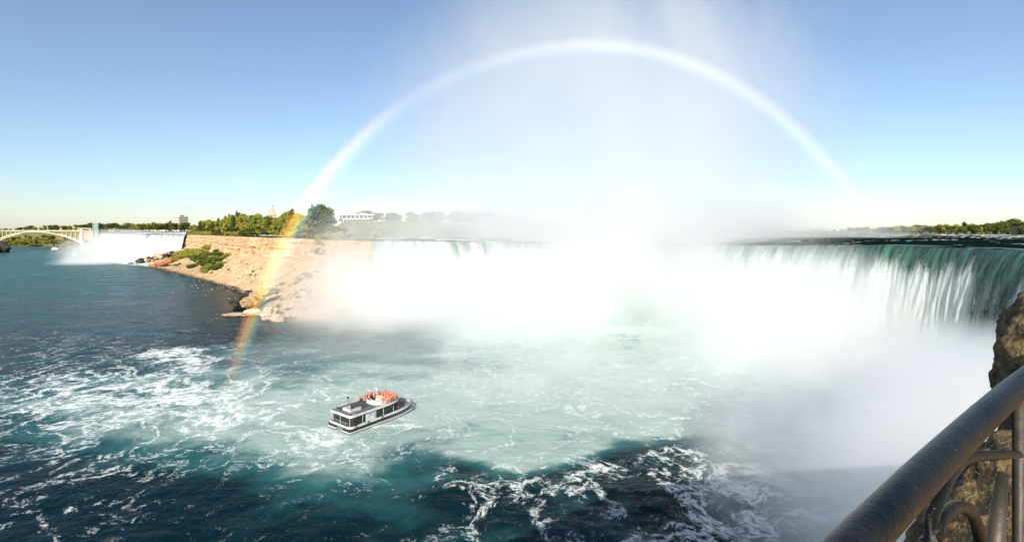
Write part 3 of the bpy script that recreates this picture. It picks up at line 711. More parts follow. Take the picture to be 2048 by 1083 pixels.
def bushes(n, px, kinds, h, label, group, wide=1.1):
    k = 0
    while k < n:
        x, y = px(); p = on_cliff(x, y)
        k += 1
        if p is None or p.z < .6: continue
        plant(random.choice(kinds), p.x, p.y, p.z-.5, random.uniform(*h)*p.y/560, label, group, 'bush', wide)
bushes(44, lambda: (random.gauss(418, 15), random.gauss(520, 10)), ['dbush0', 'dbush0', 'bush0'], (4.5, 8.5), "dark green bush in the big thicket on the slope below the cliff", "bushes in the dark thicket")
bushes(8, lambda: (random.gauss(412, 8), random.gauss(541, 3)), ['dbush0', 'bush1'], (3, 5), "dark bush below the big thicket near the water's edge", "bushes just below the thicket")
bushes(34, lambda: (lambda x: (x, np.interp(x, [345, 372, 405], [519, 508, 503])+random.uniform(-5, 7)))(random.uniform(345, 405)), ['bush0', 'bush1', 'bush0'], (4, 7), "yellow green bush on the slope beside the small waterfall", "bushes beside the small waterfall", 1.2)
bushes(34, lambda: (lambda x: (x, np.interp(x, [380, 450, 520, 600], [520, 530, 555, 590])+random.uniform(-22, 22)))(random.uniform(380, 600)), ['bush0', 'bush1', 'dbush0'], (1.2, 2.6), "small scrubby bush scattered on the stony slope", "scrub on the stony slope", 1.4)
bushes(26, lambda: (lambda x: (x, np.interp(x, [530, 640], [588, 538])+random.uniform(-5, 9)))(random.uniform(530, 640)), ['bush1', 'bush0'], (2, 4), "grey green bush in the band climbing the slope toward the corner of the cliff", "bushes in the band on the slope", 1.5)
bushes(26, lambda: (random.uniform(545, 630), random.uniform(575, 640)), ['bush1', 'dbush0'], (1.5, 3.5), "grey green bush on the slope in the mist near the big falls", "bushes in the mist near the falls", 1.4)
bushes(14, lambda: (random.uniform(632, 650), random.uniform(474, 512)), ['bush1', 'bush0'], (3, 6), "bush clinging to the right corner of the rock face", "bushes on the corner of the rock face", .9)
bushes(16, lambda: (random.uniform(390, 620), random.uniform(484, 500)), ['bush1', 'bush0'], (1, 2), "tuft of green growing in a crack of the orange rock face", "tufts in the rock face", 1.0)
# dark bank at the left edge of the frame
def rock(name, x, y, D, r, mat, label, group=None, seed=0, sub=3, sq=(1, 1, .7), sink=.35, rz=0, rough=.32):
    bm = bmesh.new(); bmesh.ops.create_icosphere(bm, subdivisions=sub, radius=1)
    for v in bm.verts:
        c = v.co.copy()
        n_ = float(fbm(c.x*1.3+seed*7.1, c.y*1.3+seed, c.z*1.3, 3)); k = float(pn(c.x*3+seed, c.y*3, c.z*3+seed))
        c = c*(1+rough*1.5*n_+rough*.35*k)
        v.co = Vector((c.x*r*sq[0], c.y*r*sq[1], c.z*r*sq[2]))
    o = finish(name, bm, M[mat], None, False, P(x, y, D)); o.location.z += r*sq[2]*(.5-sink); o.rotation_euler.z = rz
    return tag(o, label, 'rock', group)
o = rock('headland', -18, 506, 1190, 34, 'boulder_dark', "dark bushy headland at the left edge of the river", seed=3, sub=4, sq=(1, .8, .75), sink=.4)
o['category'] = 'headland'
for i in range(6):
    x = -24+34*random.random(); p = P(x, 497+9*max(0, x)/16, 1175); plant('dark0', p.x, p.y, p.z-3, random.uniform(6, 11), "dark tree on the headland at the left edge", "trees on the dark headland", wide=1.3)

# ------------------------------------------------------------------ boulders
BL = "boulder on the scree point by the river"
rock('boulder', 482, 603, 336, 6.6, 'boulder_dark', "big wet black boulder at the tip of the scree by the water", seed=1, sub=4)
rock('boulder', 499, 606, 326, 5.6, 'boulder_gold', "large golden boulder beside the black one at the water", seed=2, sub=4)
rock('boulder', 514, 596, 334, 5.0, 'boulder_gold', "golden boulder with a dark hollow behind the large golden one", seed=4, sub=4)
rock('boulder', 497, 588, 352, 3.4, 'boulder_dark', "small dark boulder above the golden boulders", seed=5)
rock('boulder', 531, 585, 330, 4.2, 'boulder_gold', "yellow boulder highest on the scree point, lit by the rainbow", seed=6)
rock('ledge', 474, 629, 303, 6.8, 'boulder_tan', "flat pale ledge of rock sticking out into the dark river", seed=8, sub=4, sq=(1.15, .5, .17), sink=.5).__setitem__('category', 'ledge')
rock('ledge', 508, 625, 302, 5.5, 'boulder_tan', "pale slab at the root of the flat ledge by the water", seed=9, sq=(1.1, .6, .4)).__setitem__('category', 'ledge')
rock('boulder', 540, 632, 292, 5.0, 'boulder_tan', "rugged pale rock standing in the spray right of the ledge", seed=10, sub=4, sq=(1, .8, .9))
rock('boulder', 556, 640, 285, 3.6, 'boulder_tan', "small pale rock furthest right in the spray by the shore", seed=12, sq=(1, .8, .9))
shore = [rock('boulder', -300, 600, 300, 1.0, 'boulder_dark', "", seed=20+i, sub=2, sq=(1, .8, .65)) for i in range(5)]
for i in range(95):
    k = random.uniform(8.0, 13.0); p = scree_pt(k, 1.0); p.z = .1; p.y -= random.uniform(0, 3)
    s = random.choice([.6, .8, 1, 1.3, 1.9])*1.1
    dup(random.choice(shore), p, random.uniform(0, 6), s, "dark boulder in the line along the water's edge below the scree", "boulders along the water's edge", 'rock')
for o in shore: kill(o)
sc_ = [rock('stone', -300, 600, 300, 1.0, m, "", seed=30+i, sub=2) for i, m in enumerate(['boulder_tan', 'boulder_gold', 'boulder_tan'])]
for i in range(110):
    x = random.uniform(330, 600); p = on_cliff(x, np.interp(x, [330, 420, 520, 600], [532, 535, 572, 610])+random.gauss(0, 14))
    if p is None or p.z < .4: continue
    dup(random.choice(sc_), p, random.uniform(0, 6), random.choice([.5, .7, .9, 1.2, 1.8]), "pale stone lying loose on the scree slope", "loose stones on the scree", 'rock')
for o in sc_: kill(o)
rd = [rock('boulder', -300, 600, 300, 1.0, 'boulder_red', "", seed=40+i, sub=2) for i in range(3)]
for i in range(24):
    x = random.uniform(296, 342); y = np.interp(x, [296, 342], [534, 519])+random.uniform(-1, 5)
    p = P(x, y, float(np.interp(x, [288, 350], [738, 640]))+4); dup(random.choice(rd), p, random.uniform(0, 6), random.uniform(2.2, 4.6), "reddish boulder in the pile beside the small waterfall", "red boulders beside the small waterfall", 'rock')
for o in rd: kill(o)
am = [rock('boulder', -300, 600, 300, 1.0, m, "", seed=50+i, sub=2) for i, m in enumerate(['boulder_tan', 'boulder_dark', 'boulder_gold'])]
for i in range(40):
    x = random.uniform(246, 345); y = np.interp(x, [246, 345], [532, 508])+random.uniform(-5, 3)
    p = P(x, y, float(np.interp(x, [246, 300, 345], [775, 765, 755]))+random.uniform(-4, 8)); dup(random.choice(am), p, random.uniform(0, 6), random.uniform(2, 4.6), "brown boulder in the white water at the foot of the small falls", "boulders at the foot of the small falls", 'rock')
for o in am: kill(o)
# white water running over the boulders at the foot of the small falls
def cascade():
    t = np.linspace(0, 1, 160); r = np.linspace(0, 1, 60)
    a = np.array([G(208, 985), G(240, 915), G(300, 850), G(372, 782)]); b = np.array([G(185, 930), G(212, 850), G(250, 770), G(296, 722)])
    s = np.linspace(0, 1, 4); A = np.stack([np.interp(t, s, a[:, k]) for k in range(3)], 1); B = np.stack([np.interp(t, s, b[:, k]) for k in range(3)], 1)
    V = A[:, None]*(1-r)[None, :, None]+B[:, None]*r[None, :, None]
    V[..., 2] = 17*(1-r)[None, :]**1.5+0.15+1.6*fbm(V[..., 0]/9, V[..., 1]/9, 0, 4)*np.sin(np.pi*r)[None, :]
    me = grid_mesh('cascade', V, False, True, {'u': V[..., 0], 'v': 20+0*V[..., 0]+r[None, :]*30, 'white': 0.75+0*V[..., 0]})
    tag(link('cascade', me, M['falls']), "white cascade tumbling over boulders below the small waterfall", 'cascade', kind='structure')
cascade()
# rocks breaking the rapids
rp = [rock('boulder', -300, 600, 300, 1.0, 'boulder_dark', "", seed=60+i, sub=2) for i in range(3)]
for i in range(26):
    x = random.uniform(1600, 2040); D = random.uniform(260, 480); p = G(x, D, 44.9)
    dup(random.choice(rp), p, random.uniform(0, 6), (random.uniform(.6, 2.2), random.uniform(.5, 1), random.uniform(.3, .6)), "dark rock breaking the white rapids above the falls", "rocks in the rapids", 'rock')
for o in rp: kill(o)

# ------------------------------------------------------------------ arch bridge
def bridge():
    root = empty('arch_bridge', G(75, 1340, 0), math.radians(0), "pale steel arch bridge spanning the gorge at the far left", 'bridge')
    k = 1340/F                                            # metres per photo pixel there
    zd = EYE-(462.0-HOR)*k+1.0; half = 92*k; zfoot = EYE-(486-HOR)*k; zc = zd-2.2
    arch = lambda x: zfoot+(zc-zfoot)*(1-(x/half)**2)
    for s in (-1, 1):
        bm = bmesh.new(); n = 40
        for i in range(n):
            a, b = -half+2*half*i/n, -half+2*half*(i+1)/n
            beam(bm, (a, s*6, arch(a)), (b, s*6, arch(b)), 2.0, 2.7)
        finish('arch', bm, M['steel'], root)
    bm = bmesh.new(); box(bm, (-60, 0, zd), (2*half+300, 17, 1.9)); finish('deck', bm, M['steel'], root)
    for s in (-1, 1):
        bm = bmesh.new(); box(bm, (-60, s*8.2, zd+2.0), (2*half+300, .3, .25))
        for i in range(70): box(bm, (-60-half-150+(2*half+300)*(i+.5)/70, s*8.2, zd+1.45), (.25, .25, .95))
        finish('railing', bm, M['steel'], root)
    for i in range(26):
        x = -half-20*k+ (2*half+38*k)*(i+.5)/26
        zb = arch(x)+1.2 if abs(x) < half else zfoot-6
        if zd-1-zb < 2.0: continue
        for s in (-1, 1):
            bm = bmesh.new(); box(bm, (x, s*6, (zb+zd-.95)/2), (1.5, 1.5, zd-.95-zb)); finish('column', bm, M['steel'], root)
    bm = bmesh.new(); x = half+2.5
    box(bm, (x, 0, (zd+4+zfoot-8)/2), (6, 19.5, zd+4-zfoot+8)); box(bm, (x, 0, zd+4.6), (7, 20.5, 1.1))
    finish('pier', bm, M['cream'], root)
    for i, xx in enumerate((8, 16, 24)):
        bm = bmesh.new(); box(bm, (half+xx*k*.6, 0, zd-12), (2, 15, 22)); finish('abutment_column', bm, M['cream'], root)
    bm = bmesh.new(); box(bm, (half+15*k, 0, zd-13), (20*k, 12, 22)); finish('abutment', bm, M['brick'], root)
bridge()
# ------------------------------------------------------------------ observation tower
def tower():
    D = 1165; k = D/F; base = G(193.5, D, 0); top = EYE-(447-HOR)*k
    root = empty('observation_tower', base, math.radians(14), "tall green steel and glass observation tower standing in the river gorge", 'tower')
    bm = bmesh.new(); w_ = 12*k
    box(bm, (0, 0, top/2), (w_*.7, w_*.75, top))
    for sx in (-1, 1):
        for sy in (-1, 1): box(bm, (sx*w_*.36, sy*w_*.385, top/2+.5), (1.6, 1.6, top+1))
    for i in range(12): box(bm, (0, 0, top*(i+.5)/12), (w_*.74, w_*.79, .5))
    finish('shaft', bm, M['green_steel'], root)
    bm = bmesh.new(); box(bm, (0, 0, top+1.0), (w_*.8, w_*.85, 1.6)); box(bm, (-2, 0, top+3.2), (.5, .5, 4.5)); finish('roof', bm, M['green_steel'], root)
    zd = EYE-(457-HOR)*k
    bm = bmesh.new(); box(bm, (w_*.36+26, 10, zd), (52, 5, 1.6)); box(bm, (w_*.36+26, 7.6, zd+1.9), (52, .3, .3))
    for i in range(14): box(bm, (w_*.36+2+i*3.8, 7.6, zd+1.3), (.3, .3, 1.2))
    finish('walkway', bm, M['green_steel'], root)
    bm = bmesh.new(); box(bm, (-w_*.36-9, 0, zd), (18, 6, 1.4)); finish('observation_deck', bm, M['green_steel'], root)
    bm = bmesh.new(); box(bm, (w_*.37, -w_*.15, top*.48), (.5, w_*.3, top*.9)); finish('glass_strip', bm, M['pane'], root)
tower()
# ------------------------------------------------------------------ buildings
def windows(root, x0, x1, z0, z1, y, nx, nz, face='y', wf=.55, hf=.5):
    for i in range(nx):
        for j in range(nz):
            cx = x0+(x1-x0)*(i+.5)/nx; cz = z0+(z1-z0)*(j+.5)/nz; sx = (x1-x0)/nx*wf; sz = (z1-z0)/nz*hf
            bm = bmesh.new()
            box(bm, (cx, y, cz) if face == 'y' else (y, cx, cz), (sx, .24, sz) if face == 'y' else (.24, sx, sz))
            finish('window', bm, M['pane'], root)
def hotel():
    D = 1480; k = D/F; top = EYE-(433-HOR)*k; zb = 49
    root = empty('hotel', G(360, D, zb), math.radians(-28), "large pale hotel block rising above the trees at the left", 'building')
    W_, Dp, H = 36, 26, top-zb
    bm = bmesh.new(); box(bm, (0, 0, H/2), (W_, Dp, H)); finish('wall', bm, M['cream'], root)
    bm = bmesh.new(); box(bm, (0, 0, H+.5), (W_+1, Dp+1, 1)); finish('roof', bm, M['white'], root)
    bm = bmesh.new(); box(bm, (6, 2, H+2.6), (8, 8, 3.2)); finish('roof_plant_room', bm, M['roof'], root)
    windows(root, -W_/2+1, W_/2-1, 14, H-2, -Dp/2, 9, 6)
    windows(root, -Dp/2+1, Dp/2-1, 14, H-2, W_/2, 6, 6, 'x', .6, .55)
hotel()
def low_building(x0, x1, ytop, D, label, name='building', mat='cream', n=6, roof='white', zb=49, floors=2):
    k = D/F; W_ = (x1-x0)*k; H = EYE-(ytop-HOR)*k-zb
    root = empty(name, G((x0+x1)/2, D, zb), 0, label, 'building')
    bm = bmesh.new(); box(bm, (0, 0, H/2), (W_, 16, H)); finish('wall', bm, M[mat], root)
    bm = bmesh.new(); box(bm, (0, 0, H+.4), (W_+1, 17, .8)); finish('roof', bm, M[roof], root)
    windows(root, -W_/2+.5, W_/2-.5, max(2, H-4.5*floors), H-.8, -8, n, floors)
low_building(309, 342, 441.5, 1520, "long low pale building left of the hotel", n=9)
low_building(160, 186, 455.5, 1420, "small pinkish house at the right end of the bridge", mat='brick', n=4, roof='roof')
low_building(592, 624, 408.5, 1000, "white flat roofed building peeping over the tallest trees", mat='white', n=5, floors=1)
low_building(2034, 2085, 449, 648, "dark roofed house among the trees at the far right", name='house', mat='roof', n=4, roof='dark', zb=45.2, floors=1)
def pyramid_tower():
    D = 900; k = D/F; zb = 48; root = empty('brick_tower', G(543, D, zb), math.radians(20), "pink brick tower with stepped pointed top above the cliff wood", 'tower')
    z = lambda y: EYE-(y-HOR)*k-zb
    bm = bmesh.new(); box(bm, (0, 0, z(428)/2), (13, 13, z(428))); finish('wall', bm, M['brick'], root)
    bm = bmesh.new()
    for i, (s, a, b) in enumerate([(11, 428, 424.5), (8.5, 424.5, 420.5), (6, 420.5, 416.5), (3.6, 416.5, 413.5)]):
        box(bm, (0, 0, (z(a)+z(b))/2), (s, s, z(b)-z(a)-.01))
    finish('stepped_top', bm, M['brick'], root)
    bm = bmesh.new(); tube(bm, [(1.5, 0, z(413.5)), (1.5, 0, z(410))], [.9, .3], 6); finish('finial', bm, M['roof'], root)
    windows(root, -5, 5, z(440), z(429), -6.5, 3, 2)
pyramid_tower()
def pavilion():
    D = 452; k = D/F; X0 = (714-1024)/F*D; zb = gz(X0, D)-.3
    root = empty('pavilion', (X0, D, zb), math.radians(-4), "long low white pavilion with two flat roofs above the lawn", 'building')
    W_ = 78*k; z = lambda y: EYE-(y-HOR)*k-zb
    zt = max(z(430.5), 5.6); zm = zt-(8.5*k)
    bm = bmesh.new(); box(bm, (0, 2, zm/2), (W_*.7, 9, zm)); finish('lower_wall', bm, M['pane'], root)
    bm = bmesh.new(); box(bm, (1, 2, (zm+zt)/2), (W_*.86, 9, zt-zm-.5)); finish('upper_wall', bm, M['pane'], root)
    bm = bmesh.new(); box(bm, (0, 1, zt), (W_, 14, .75)); finish('roof', bm, M['white'], root)
    bm = bmesh.new(); box(bm, (2, 0, zm), (W_*.72, 14, .6)); finish('balcony', bm, M['white'], root)
    for i in range(9):
        bm = bmesh.new(); x = -W_*.44+W_*.88*i/8; box(bm, (x, -4.5, (zm+zt)/2), (.45, .45, zt-zm-.76)); finish('column', bm, M['white'], root)
        bm = bmesh.new(); x = -W_*.3+W_*.64*i/8; box(bm, (x, -4.6, zm/2-.3), (.5, .5, zm)); finish('column', bm, M['white'], root)
    bm = bmesh.new(); box(bm, (-W_*.2, 2, zt+1), (4, 3, 1.4)); box(bm, (W_*.16, 2, zt+.9), (5, 3, 1.1)); finish('roof_box', bm, M['white'], root)
pavilion()

# ------------------------------------------------------------------ people
def skin_body(joints, edges, radii, name, sub=1):
    me = bpy.data.meshes.new(name); me.from_pydata(joints, edges, []); o = bpy.data.objects.new(name, me); COL.objects.link(o)
    sk = o.modifiers.new('skin', 'SKIN'); 
    if not me.skin_vertices: me.skin_vertices.new()
    for i, r in enumerate(radii): me.skin_vertices[0].data[i].radius = (r, r)
    me.skin_vertices[0].data[0].use_root = True
    sb = o.modifiers.new('sub', 'SUBSURF'); sb.levels = sub
    dg = bpy.context.evaluated_depsgraph_get(); dg.update()
    m2 = bpy.data.meshes.new_from_object(o.evaluated_get(dg)); bpy.data.objects.remove(o); m2.name = name
    m2.polygons.foreach_set('use_smooth', np.full(len(m2.polygons), True))
    return m2
def make_person(pose, mat_p):
    up = pose == 'arm_up'
    J = [(0,0,.95),(0,0,1.18),(0,0,1.40),(0,0.01,1.52),(0,.02,1.62),(0,.02,1.74),
         (-.19,0,1.40),(-.27,.05,1.14),(-.22,.24,1.02),(.19,0,1.40),
         (.27,.16,1.40) if up else (.27,.05,1.14), (.2,.30,1.62) if up else (.22,.24,1.02),
         (-.10,0,.88),(-.11,.03,.48),(-.11,0,.08),(-.11,.13,.04),(.10,0,.88),(.11,.03,.48),(.11,0,.08),(.11,.13,.04)]
    E_ = [(0,1),(1,2),(2,3),(3,4),(4,5),(2,6),(6,7),(7,8),(2,9),(9,10),(10,11),(0,12),(12,13),(13,14),(14,15),(0,16),(16,17),(17,18),(18,19)]
    Rr = [.14,.15,.16,.06,.095,.08,.075,.055,.042,.075,.055,.042,.10,.07,.05,.04,.10,.07,.05,.04]
    me = skin_body(J, E_, Rr, 'person')
    me.materials.append(M['cloth']); me.materials.append(M['skin'])
    mi = np.zeros(len(me.polygons), np.int32)
    for p in me.polygons:
        c = p.center
        if c.z > 1.5 or (c.y > .2 and c.z > .9): mi[p.index] = 1
    me.polygons.foreach_set('material_index', mi)
    root = link('person', me)
    # hooded poncho: a flared sheet round the body with an open face
    n = 20; rows = [(.52,.34,.30),(.75,.325,.28),(1.0,.315,.25),(1.22,.30,.22),(1.38,.27,.19),(1.47,.17,.15),(1.52,.125,.125),(1.62,.135,.145),(1.72,.125,.14),(1.79,.085,.09),(1.82,.02,.02)]
    V = np.zeros((len(rows), n+1, 3))
    for i, (z, rx, ry) in enumerate(rows):
        for k in range(n+1):
            a = math.pi/2+2*math.pi*k/n
            if 1.5 < z < 1.76: a = math.pi/2+math.radians(48)+(2*math.pi-2*math.radians(48))*k/n
            fl = 1+.05*math.sin(a*5+z*3)*(z < 1.3)
            V[i, k] = (rx*math.cos(a)*fl, ry*math.sin(a)*fl+.01, z+.02*math.sin(a*3)*(z < .6))
    link('poncho', grid_mesh('poncho', V, False), mat_p, root)
    bm = bmesh.new()
    tube(bm, [(-.2,0,1.38),(-.29,.05,1.13),(-.235,.2,1.04)], [.1,.095,.11], 10, False)
    tube(bm, [(.2,0,1.38)]+([(.29,.15,1.38),(.22,.27,1.56)] if up else [(.29,.05,1.13),(.235,.2,1.04)]), [.1,.09,.10], 10, False)
    finish('sleeves', bm, mat_p, root, True)
    bm = bmesh.new()
    for sx in (-1, 1):
        r_ = bmesh.ops.create_icosphere(bm, subdivisions=1, radius=.012, matrix=Matrix.Translation((sx*.035, .112, 1.655)))
    finish('eyes', bm, M['dark'], root)
    bm = bmesh.new(); bmesh.ops.create_cone(bm, segments=6, radius1=.018, radius2=.006, depth=.035, cap_ends=True, matrix=Matrix.Translation((0, .118, 1.625)) @ Matrix.Rotation(-math.pi/2, 4, 'X'))
    finish('nose', bm, M['skin'], root)
    return root

# ------------------------------------------------------------------ tour boat
BOAT = Vector((-43.4, 128.3, 0.0)); HEAD = math.atan2(.79, .61)
BSC = 0.87
def boat_pt(x, y, z):
    return BOAT+Matrix.Rotation(HEAD, 3, 'Z') @ Vector((x*BSC, y, z))
def outline(x0, x1, hb, taper, tip, n=10):
    "half-beam hb from x0, tapering after x=taper to half-width tip at x1; counter-clockwise"
    r = []
    st = [(x0+.0, hb-.9), (x0+.25, hb-.3), (x0+.9, hb)]
    for x, h in st: r.append((x, h))
    for i in range(n+1):
        t = i/n; x = taper+(x1-taper)*t; r.append((x, tip+(hb-tip)*math.sqrt(max(0, 1-t**2.2))))
    low = [(x, -h) for x, h in r]
    return low+r[::-1]
def inset(o, d):
    n = len(o); out = []
    for i in range(n):
        a = Vector(o[i-1]); b = Vector(o[i]); c = Vector(o[(i+1) % n])
        e1 = (b-a).normalized(); e2 = (c-b).normalized(); n1 = Vector((-e1.y, e1.x)); n2 = Vector((-e2.y, e2.x)); m_ = (n1+n2)
        m_ = m_.normalized()*d/max(.5, m_.normalized().dot(n1)) if m_.length > 1e-6 else n1*d
        out.append(tuple(b+m_))
    return out
def rimwall(bm, o, z0, z1, th, mat=0, sheer=0.0):
    i_ = inset(o, th); n = len(o); x0 = min(p[0] for p in o); x1 = max(p[0] for p in o)
    zz = lambda p, z: z+sheer*((p[0]-x0)/(x1-x0))**2
    a = [bm.verts.new((*p, zz(p, z0))) for p in o]; b = [bm.verts.new((*p, zz(p, z1))) for p in o]
    c = [bm.verts.new((*p, zz(p, z1))) for p in i_]; d = [bm.verts.new((*p, zz(p, z0))) for p in i_]
    for k in range(n):
        q = (k+1) % n
        for f in ((a[k], a[q], b[q], b[k]), (b[k], b[q], c[q], c[k]), (c[k], c[q], d[q], d[k]), (d[k], d[q], a[q], a[k])): bm.faces.new(f).material_index = mat
def boat():
    root = empty('tour_boat', BOAT, HEAD, "white and black catamaran tour boat with red clad passengers in the pale churning water", 'boat'); root.scale.x = BSC
    for s in (-1, 1):
        bm = bmesh.new(); rows = []
        for i in range(25):
            x = 25.2*i/24; t = max(0, (x-15)/10.2); hw = 1.55*math.sqrt(max(0.0006, 1-t**2.0)); yc = s*3.0
            sh = .5*t*t
            sec = [(yc-hw*.25, -.9), (yc-hw*.85, -.3), (yc-hw, .25+sh), (yc-hw, 1.2+sh*.2), (yc+hw, 1.2+sh*.2), (yc+hw, .25+sh), (yc+hw*.85, -.3), (yc+hw*.25, -.9)]
            rows.append([bm.verts.new((x, a, b)) for a, b in sec])
        for A, B in zip(rows[:-1], rows[1:]):
            for k in range(8): bm.faces.new((A[k], A[(k+1) % 8], B[(k+1) % 8], B[k]))
        bm.faces.new(rows[0]); bm.faces.new(rows[-1][::-1]); bmesh.ops.recalc_face_normals(bm, faces=bm.faces)
        h = finish('hull', bm, M['dark'], root)
        bm = bmesh.new(); pts = []
        for side in (-1, 1):
            for i in range(24):
                xa, xb = 25.2*i/24, 25.2*(i+1)/24
                def q(x):
                    t = max(0, (x-15)/10.2); hw = 1.58*math.sqrt(max(0.0006, 1-t**2)); return Vector((x, s*3.0+side*(hw+.03), .42+.5*t*t))
                beam(bm, q(xa), q(xb), .1, .3)
        box(bm, (-.06, s*3.0, .42), (.12, 3.2, .28))
        finish('strake', bm, M['boat_white'], h)
    O = outline(0, 25.4, 4.62, 15.5, .9)
    bm = bmesh.new(); prism(bm, inset(O, .25), .95, 1.3); finish('underside', bm, M['dark'], root)
    bm = bmesh.new(); prism(bm, inset(O, .16), 1.31, 1.5); finish('main_deck', bm, M['deck'], root)
    bm = bmesh.new(); rimwall(bm, O, 1.3, 1.85, .14, 0, .45); finish('bulwark', bm, M['boat_white'], root)
    Cb = outline(.9, 17.5, 4.1, 12.5, 2.2)
    bm = bmesh.new(); prism(bm, Cb, 1.505, 4.0); cb = finish('cabin', bm, M['dark'], root)
    for s in (-1, 1):
        for i in range(6):
            if s < 0 and i in (2,): continue
            bm = bmesh.new(); box(bm, (2.7+i*2.0, s*4.11, 3.1), (1.5, .1, 1.2)); finish('window', bm, M['glass'], cb)
    for i in range(4):
        bm = bmesh.new(); box(bm, (.88, -2.1+i*1.4, 3.1), (.1, 1.1, 1.2)); finish('window', bm, M['glass'], cb)
    bm = bmesh.new(); box(bm, (7.6, -4.2, 2.75), (3.6, .2, 1.9)); box(bm, (7.2, -4.26, 3.35), (1.2, .2, .6), mat=1); box(bm, (8.9, -4.26, 2.9), (.7, .2, 1.3), mat=1)
    finish('side_panel', bm, [M['boat_white'], M['grey']], root)
    for x, y in ((.55, -3.9), (.55, 3.9), (.5, 0), (4.6, -4.3), (12, -4.3), (4.6, 4.3), (12, 4.3), (16.3, -3.75), (16.3, 3.75)):
        bm = bmesh.new(); box(bm, (x, y, 2.78), (.1, .1, 2.45)); finish('post', bm, M['boat_white'], root)
    bm = bmesh.new()
    for z in (2.35, 2.7): tube(bm, [(x, y, z+.45*((x)/25.4)**2) for x, y in inset(O, .07)[8:-8]], .035, 6)
    finish('bow_railing', bm, M['boat_white'], root)
    bm = bmesh.new()
    for z in (2.35, 2.65):
        tube(bm, [(.1, -3.7, z), (.1, 3.7, z)], .03, 6)
    for y in np.linspace(-3.7, 3.7, 7): tube(bm, [(.1, y, 2.0), (.1, y, 2.65)], .03, 6)
    finish('stern_railing', bm, M['grey'], root)
    U = outline(.1, 19.8, 4.62, 13.5, 1.6)
    bm = bmesh.new(); prism(bm, inset(U, .13), 4.0, 4.22); finish('upper_deck', bm, M['deck'], root)
    bm = bmesh.new(); rimwall(bm, U, 3.98, 4.62, .12, 0, .25); finish('upper_bulwark', bm, M['boat_white'], root)
    # stair coaming near the stern: a low white C, open to port
    bm = bmesh.new()
    for c, s in (((2.9, .1, 4.55), (.5, 3.4, .66)), ((4.75, -1.35, 4.55), (3.19, .5, .66)), ((4.1, 1.55, 4.55), (1.89, .5, .66))): box(bm, c, s)
    finish('stair_coaming', bm, M['boat_white'], root)
    bm = bmesh.new(); box(bm, (4.7, .1, 4.235), (2.6, 2.3, .03)); finish('stairwell', bm, M['dark'], root)
    # wheelhouse surround: two curved white screens open to the bow
    def screen(r, z1, th, name, a0, a1, cx=13.6):
        bm = bmesh.new(); n = 18; q = [math.radians(a0+(a1-a0)*i/n) for i in range(n+1)]
        for a, b in zip(q[:-1], q[1:]): beam(bm, (cx+r*math.cos(a), r*math.sin(a)*1.15, (4.22+z1)/2), (cx+r*math.cos(b), r*math.sin(b)*1.15, (4.22+z1)/2), th, z1-4.22)
        finish(name, bm, M['boat_white'], root, False)
    screen(2.9, 5.25, .3, 'curved_screen', 95, 285); screen(1.75, 5.05, .25, 'inner_screen', 120, 300)
    bm = bmesh.new(); box(bm, (14.6, 0, 4.75), (1.5, 2.2, 1.05)); box(bm, (14.9, 0, 5.4), (.7, 1.9, .25)); finish('console', bm, M['cream'], root)
    bm = bmesh.new(); tube(bm, [(14.2, 1.2, 4.3), (14.2, 1.2, 8.3)], [.11, .06], 8); tube(bm, [(14.2, .5, 7.2), (14.2, 1.9, 7.2)], .06, 6); box(bm, (14.2, 1.2, 7.6), (.3, 1.3, .18)); tube(bm, [(14.2, 1.9, 7.2), (14.2, 1.9, 9.4)], .025, 5)
    finish('mast', bm, M['boat_white'], root)
    bm = bmesh.new(); tube(bm, [(6.2, 3.9, 4.2), (6.2, 3.9, 6.1)], .06, 6); box(bm, (6.2, 3.9, 6.2), (.35, .3, .55)); finish('speaker_post', bm, M['dark'], root)
    bm = bmesh.new(); top = inset(U, .06)
    for z in (5.0, 5.25): tube(bm, [(x, y, z+.25*(x/19.8)**2) for x, y in top]+[(top[0][0], top[0][1], z)], .025, 6)
    for x, y in top[::2]: tube(bm, [(x, y, 4.7), (x, y, 5.25+.25*(x/19.8)**2)], .025, 5)
    finish('upper_railing', bm, M['grey'], root)
    for x, y in ((6.3, -4.76), (11.2, -4.76), (2.0, -4.72)):
        bm = bmesh.new(); tube(bm, [(x+.36*math.cos(q), y, 1.62+.36*math.sin(q)) for q in np.linspace(0, 2*math.pi, 15)], .07, 6, False); finish('fender', bm, M['dark'], root)
    bm = bmesh.new()
    for x, y in ((2.0, -4.1), (2.0, 4.1), (9.5, -4.2)): box(bm, (x, y, 4.5), (.5, .35, .5))
    finish('life_ring_box', bm, M['grey'], root)
boat()
pp = [make_person('down', M['red']), make_person('arm_up', M['red'])]
hb = lambda x: 1.2+2.9*math.sqrt(max(0, 1-max(0, (x-13)/6.6)**2.2))
pl = []; tries = 0
while len(pl) < 44 and tries < 6000:
    tries += 1
    x = random.uniform(10.3, 18.9); y = random.uniform(-1, 1)*hb(x)
    if abs(x-13.9) < 2.6 and abs(y) < 2.7 and x < 15.9: continue
    if x < 12.5 and y < 1.5: continue
    if any((x-a)**2+(y-b)**2 < .5**2 for a, b in pl): continue
    pl.append((x, y))
for x, y in pl:
    q = random.choice(pp)
    a = HEAD-math.pi/2+random.gauss(.0, .8)
    dup(q, boat_pt(x, y, 4.22), a, random.uniform(.93, 1.04), "person in a red hooded poncho standing in the crowd on the boat's upper front deck", "passengers on the upper deck of the tour boat", 'person')
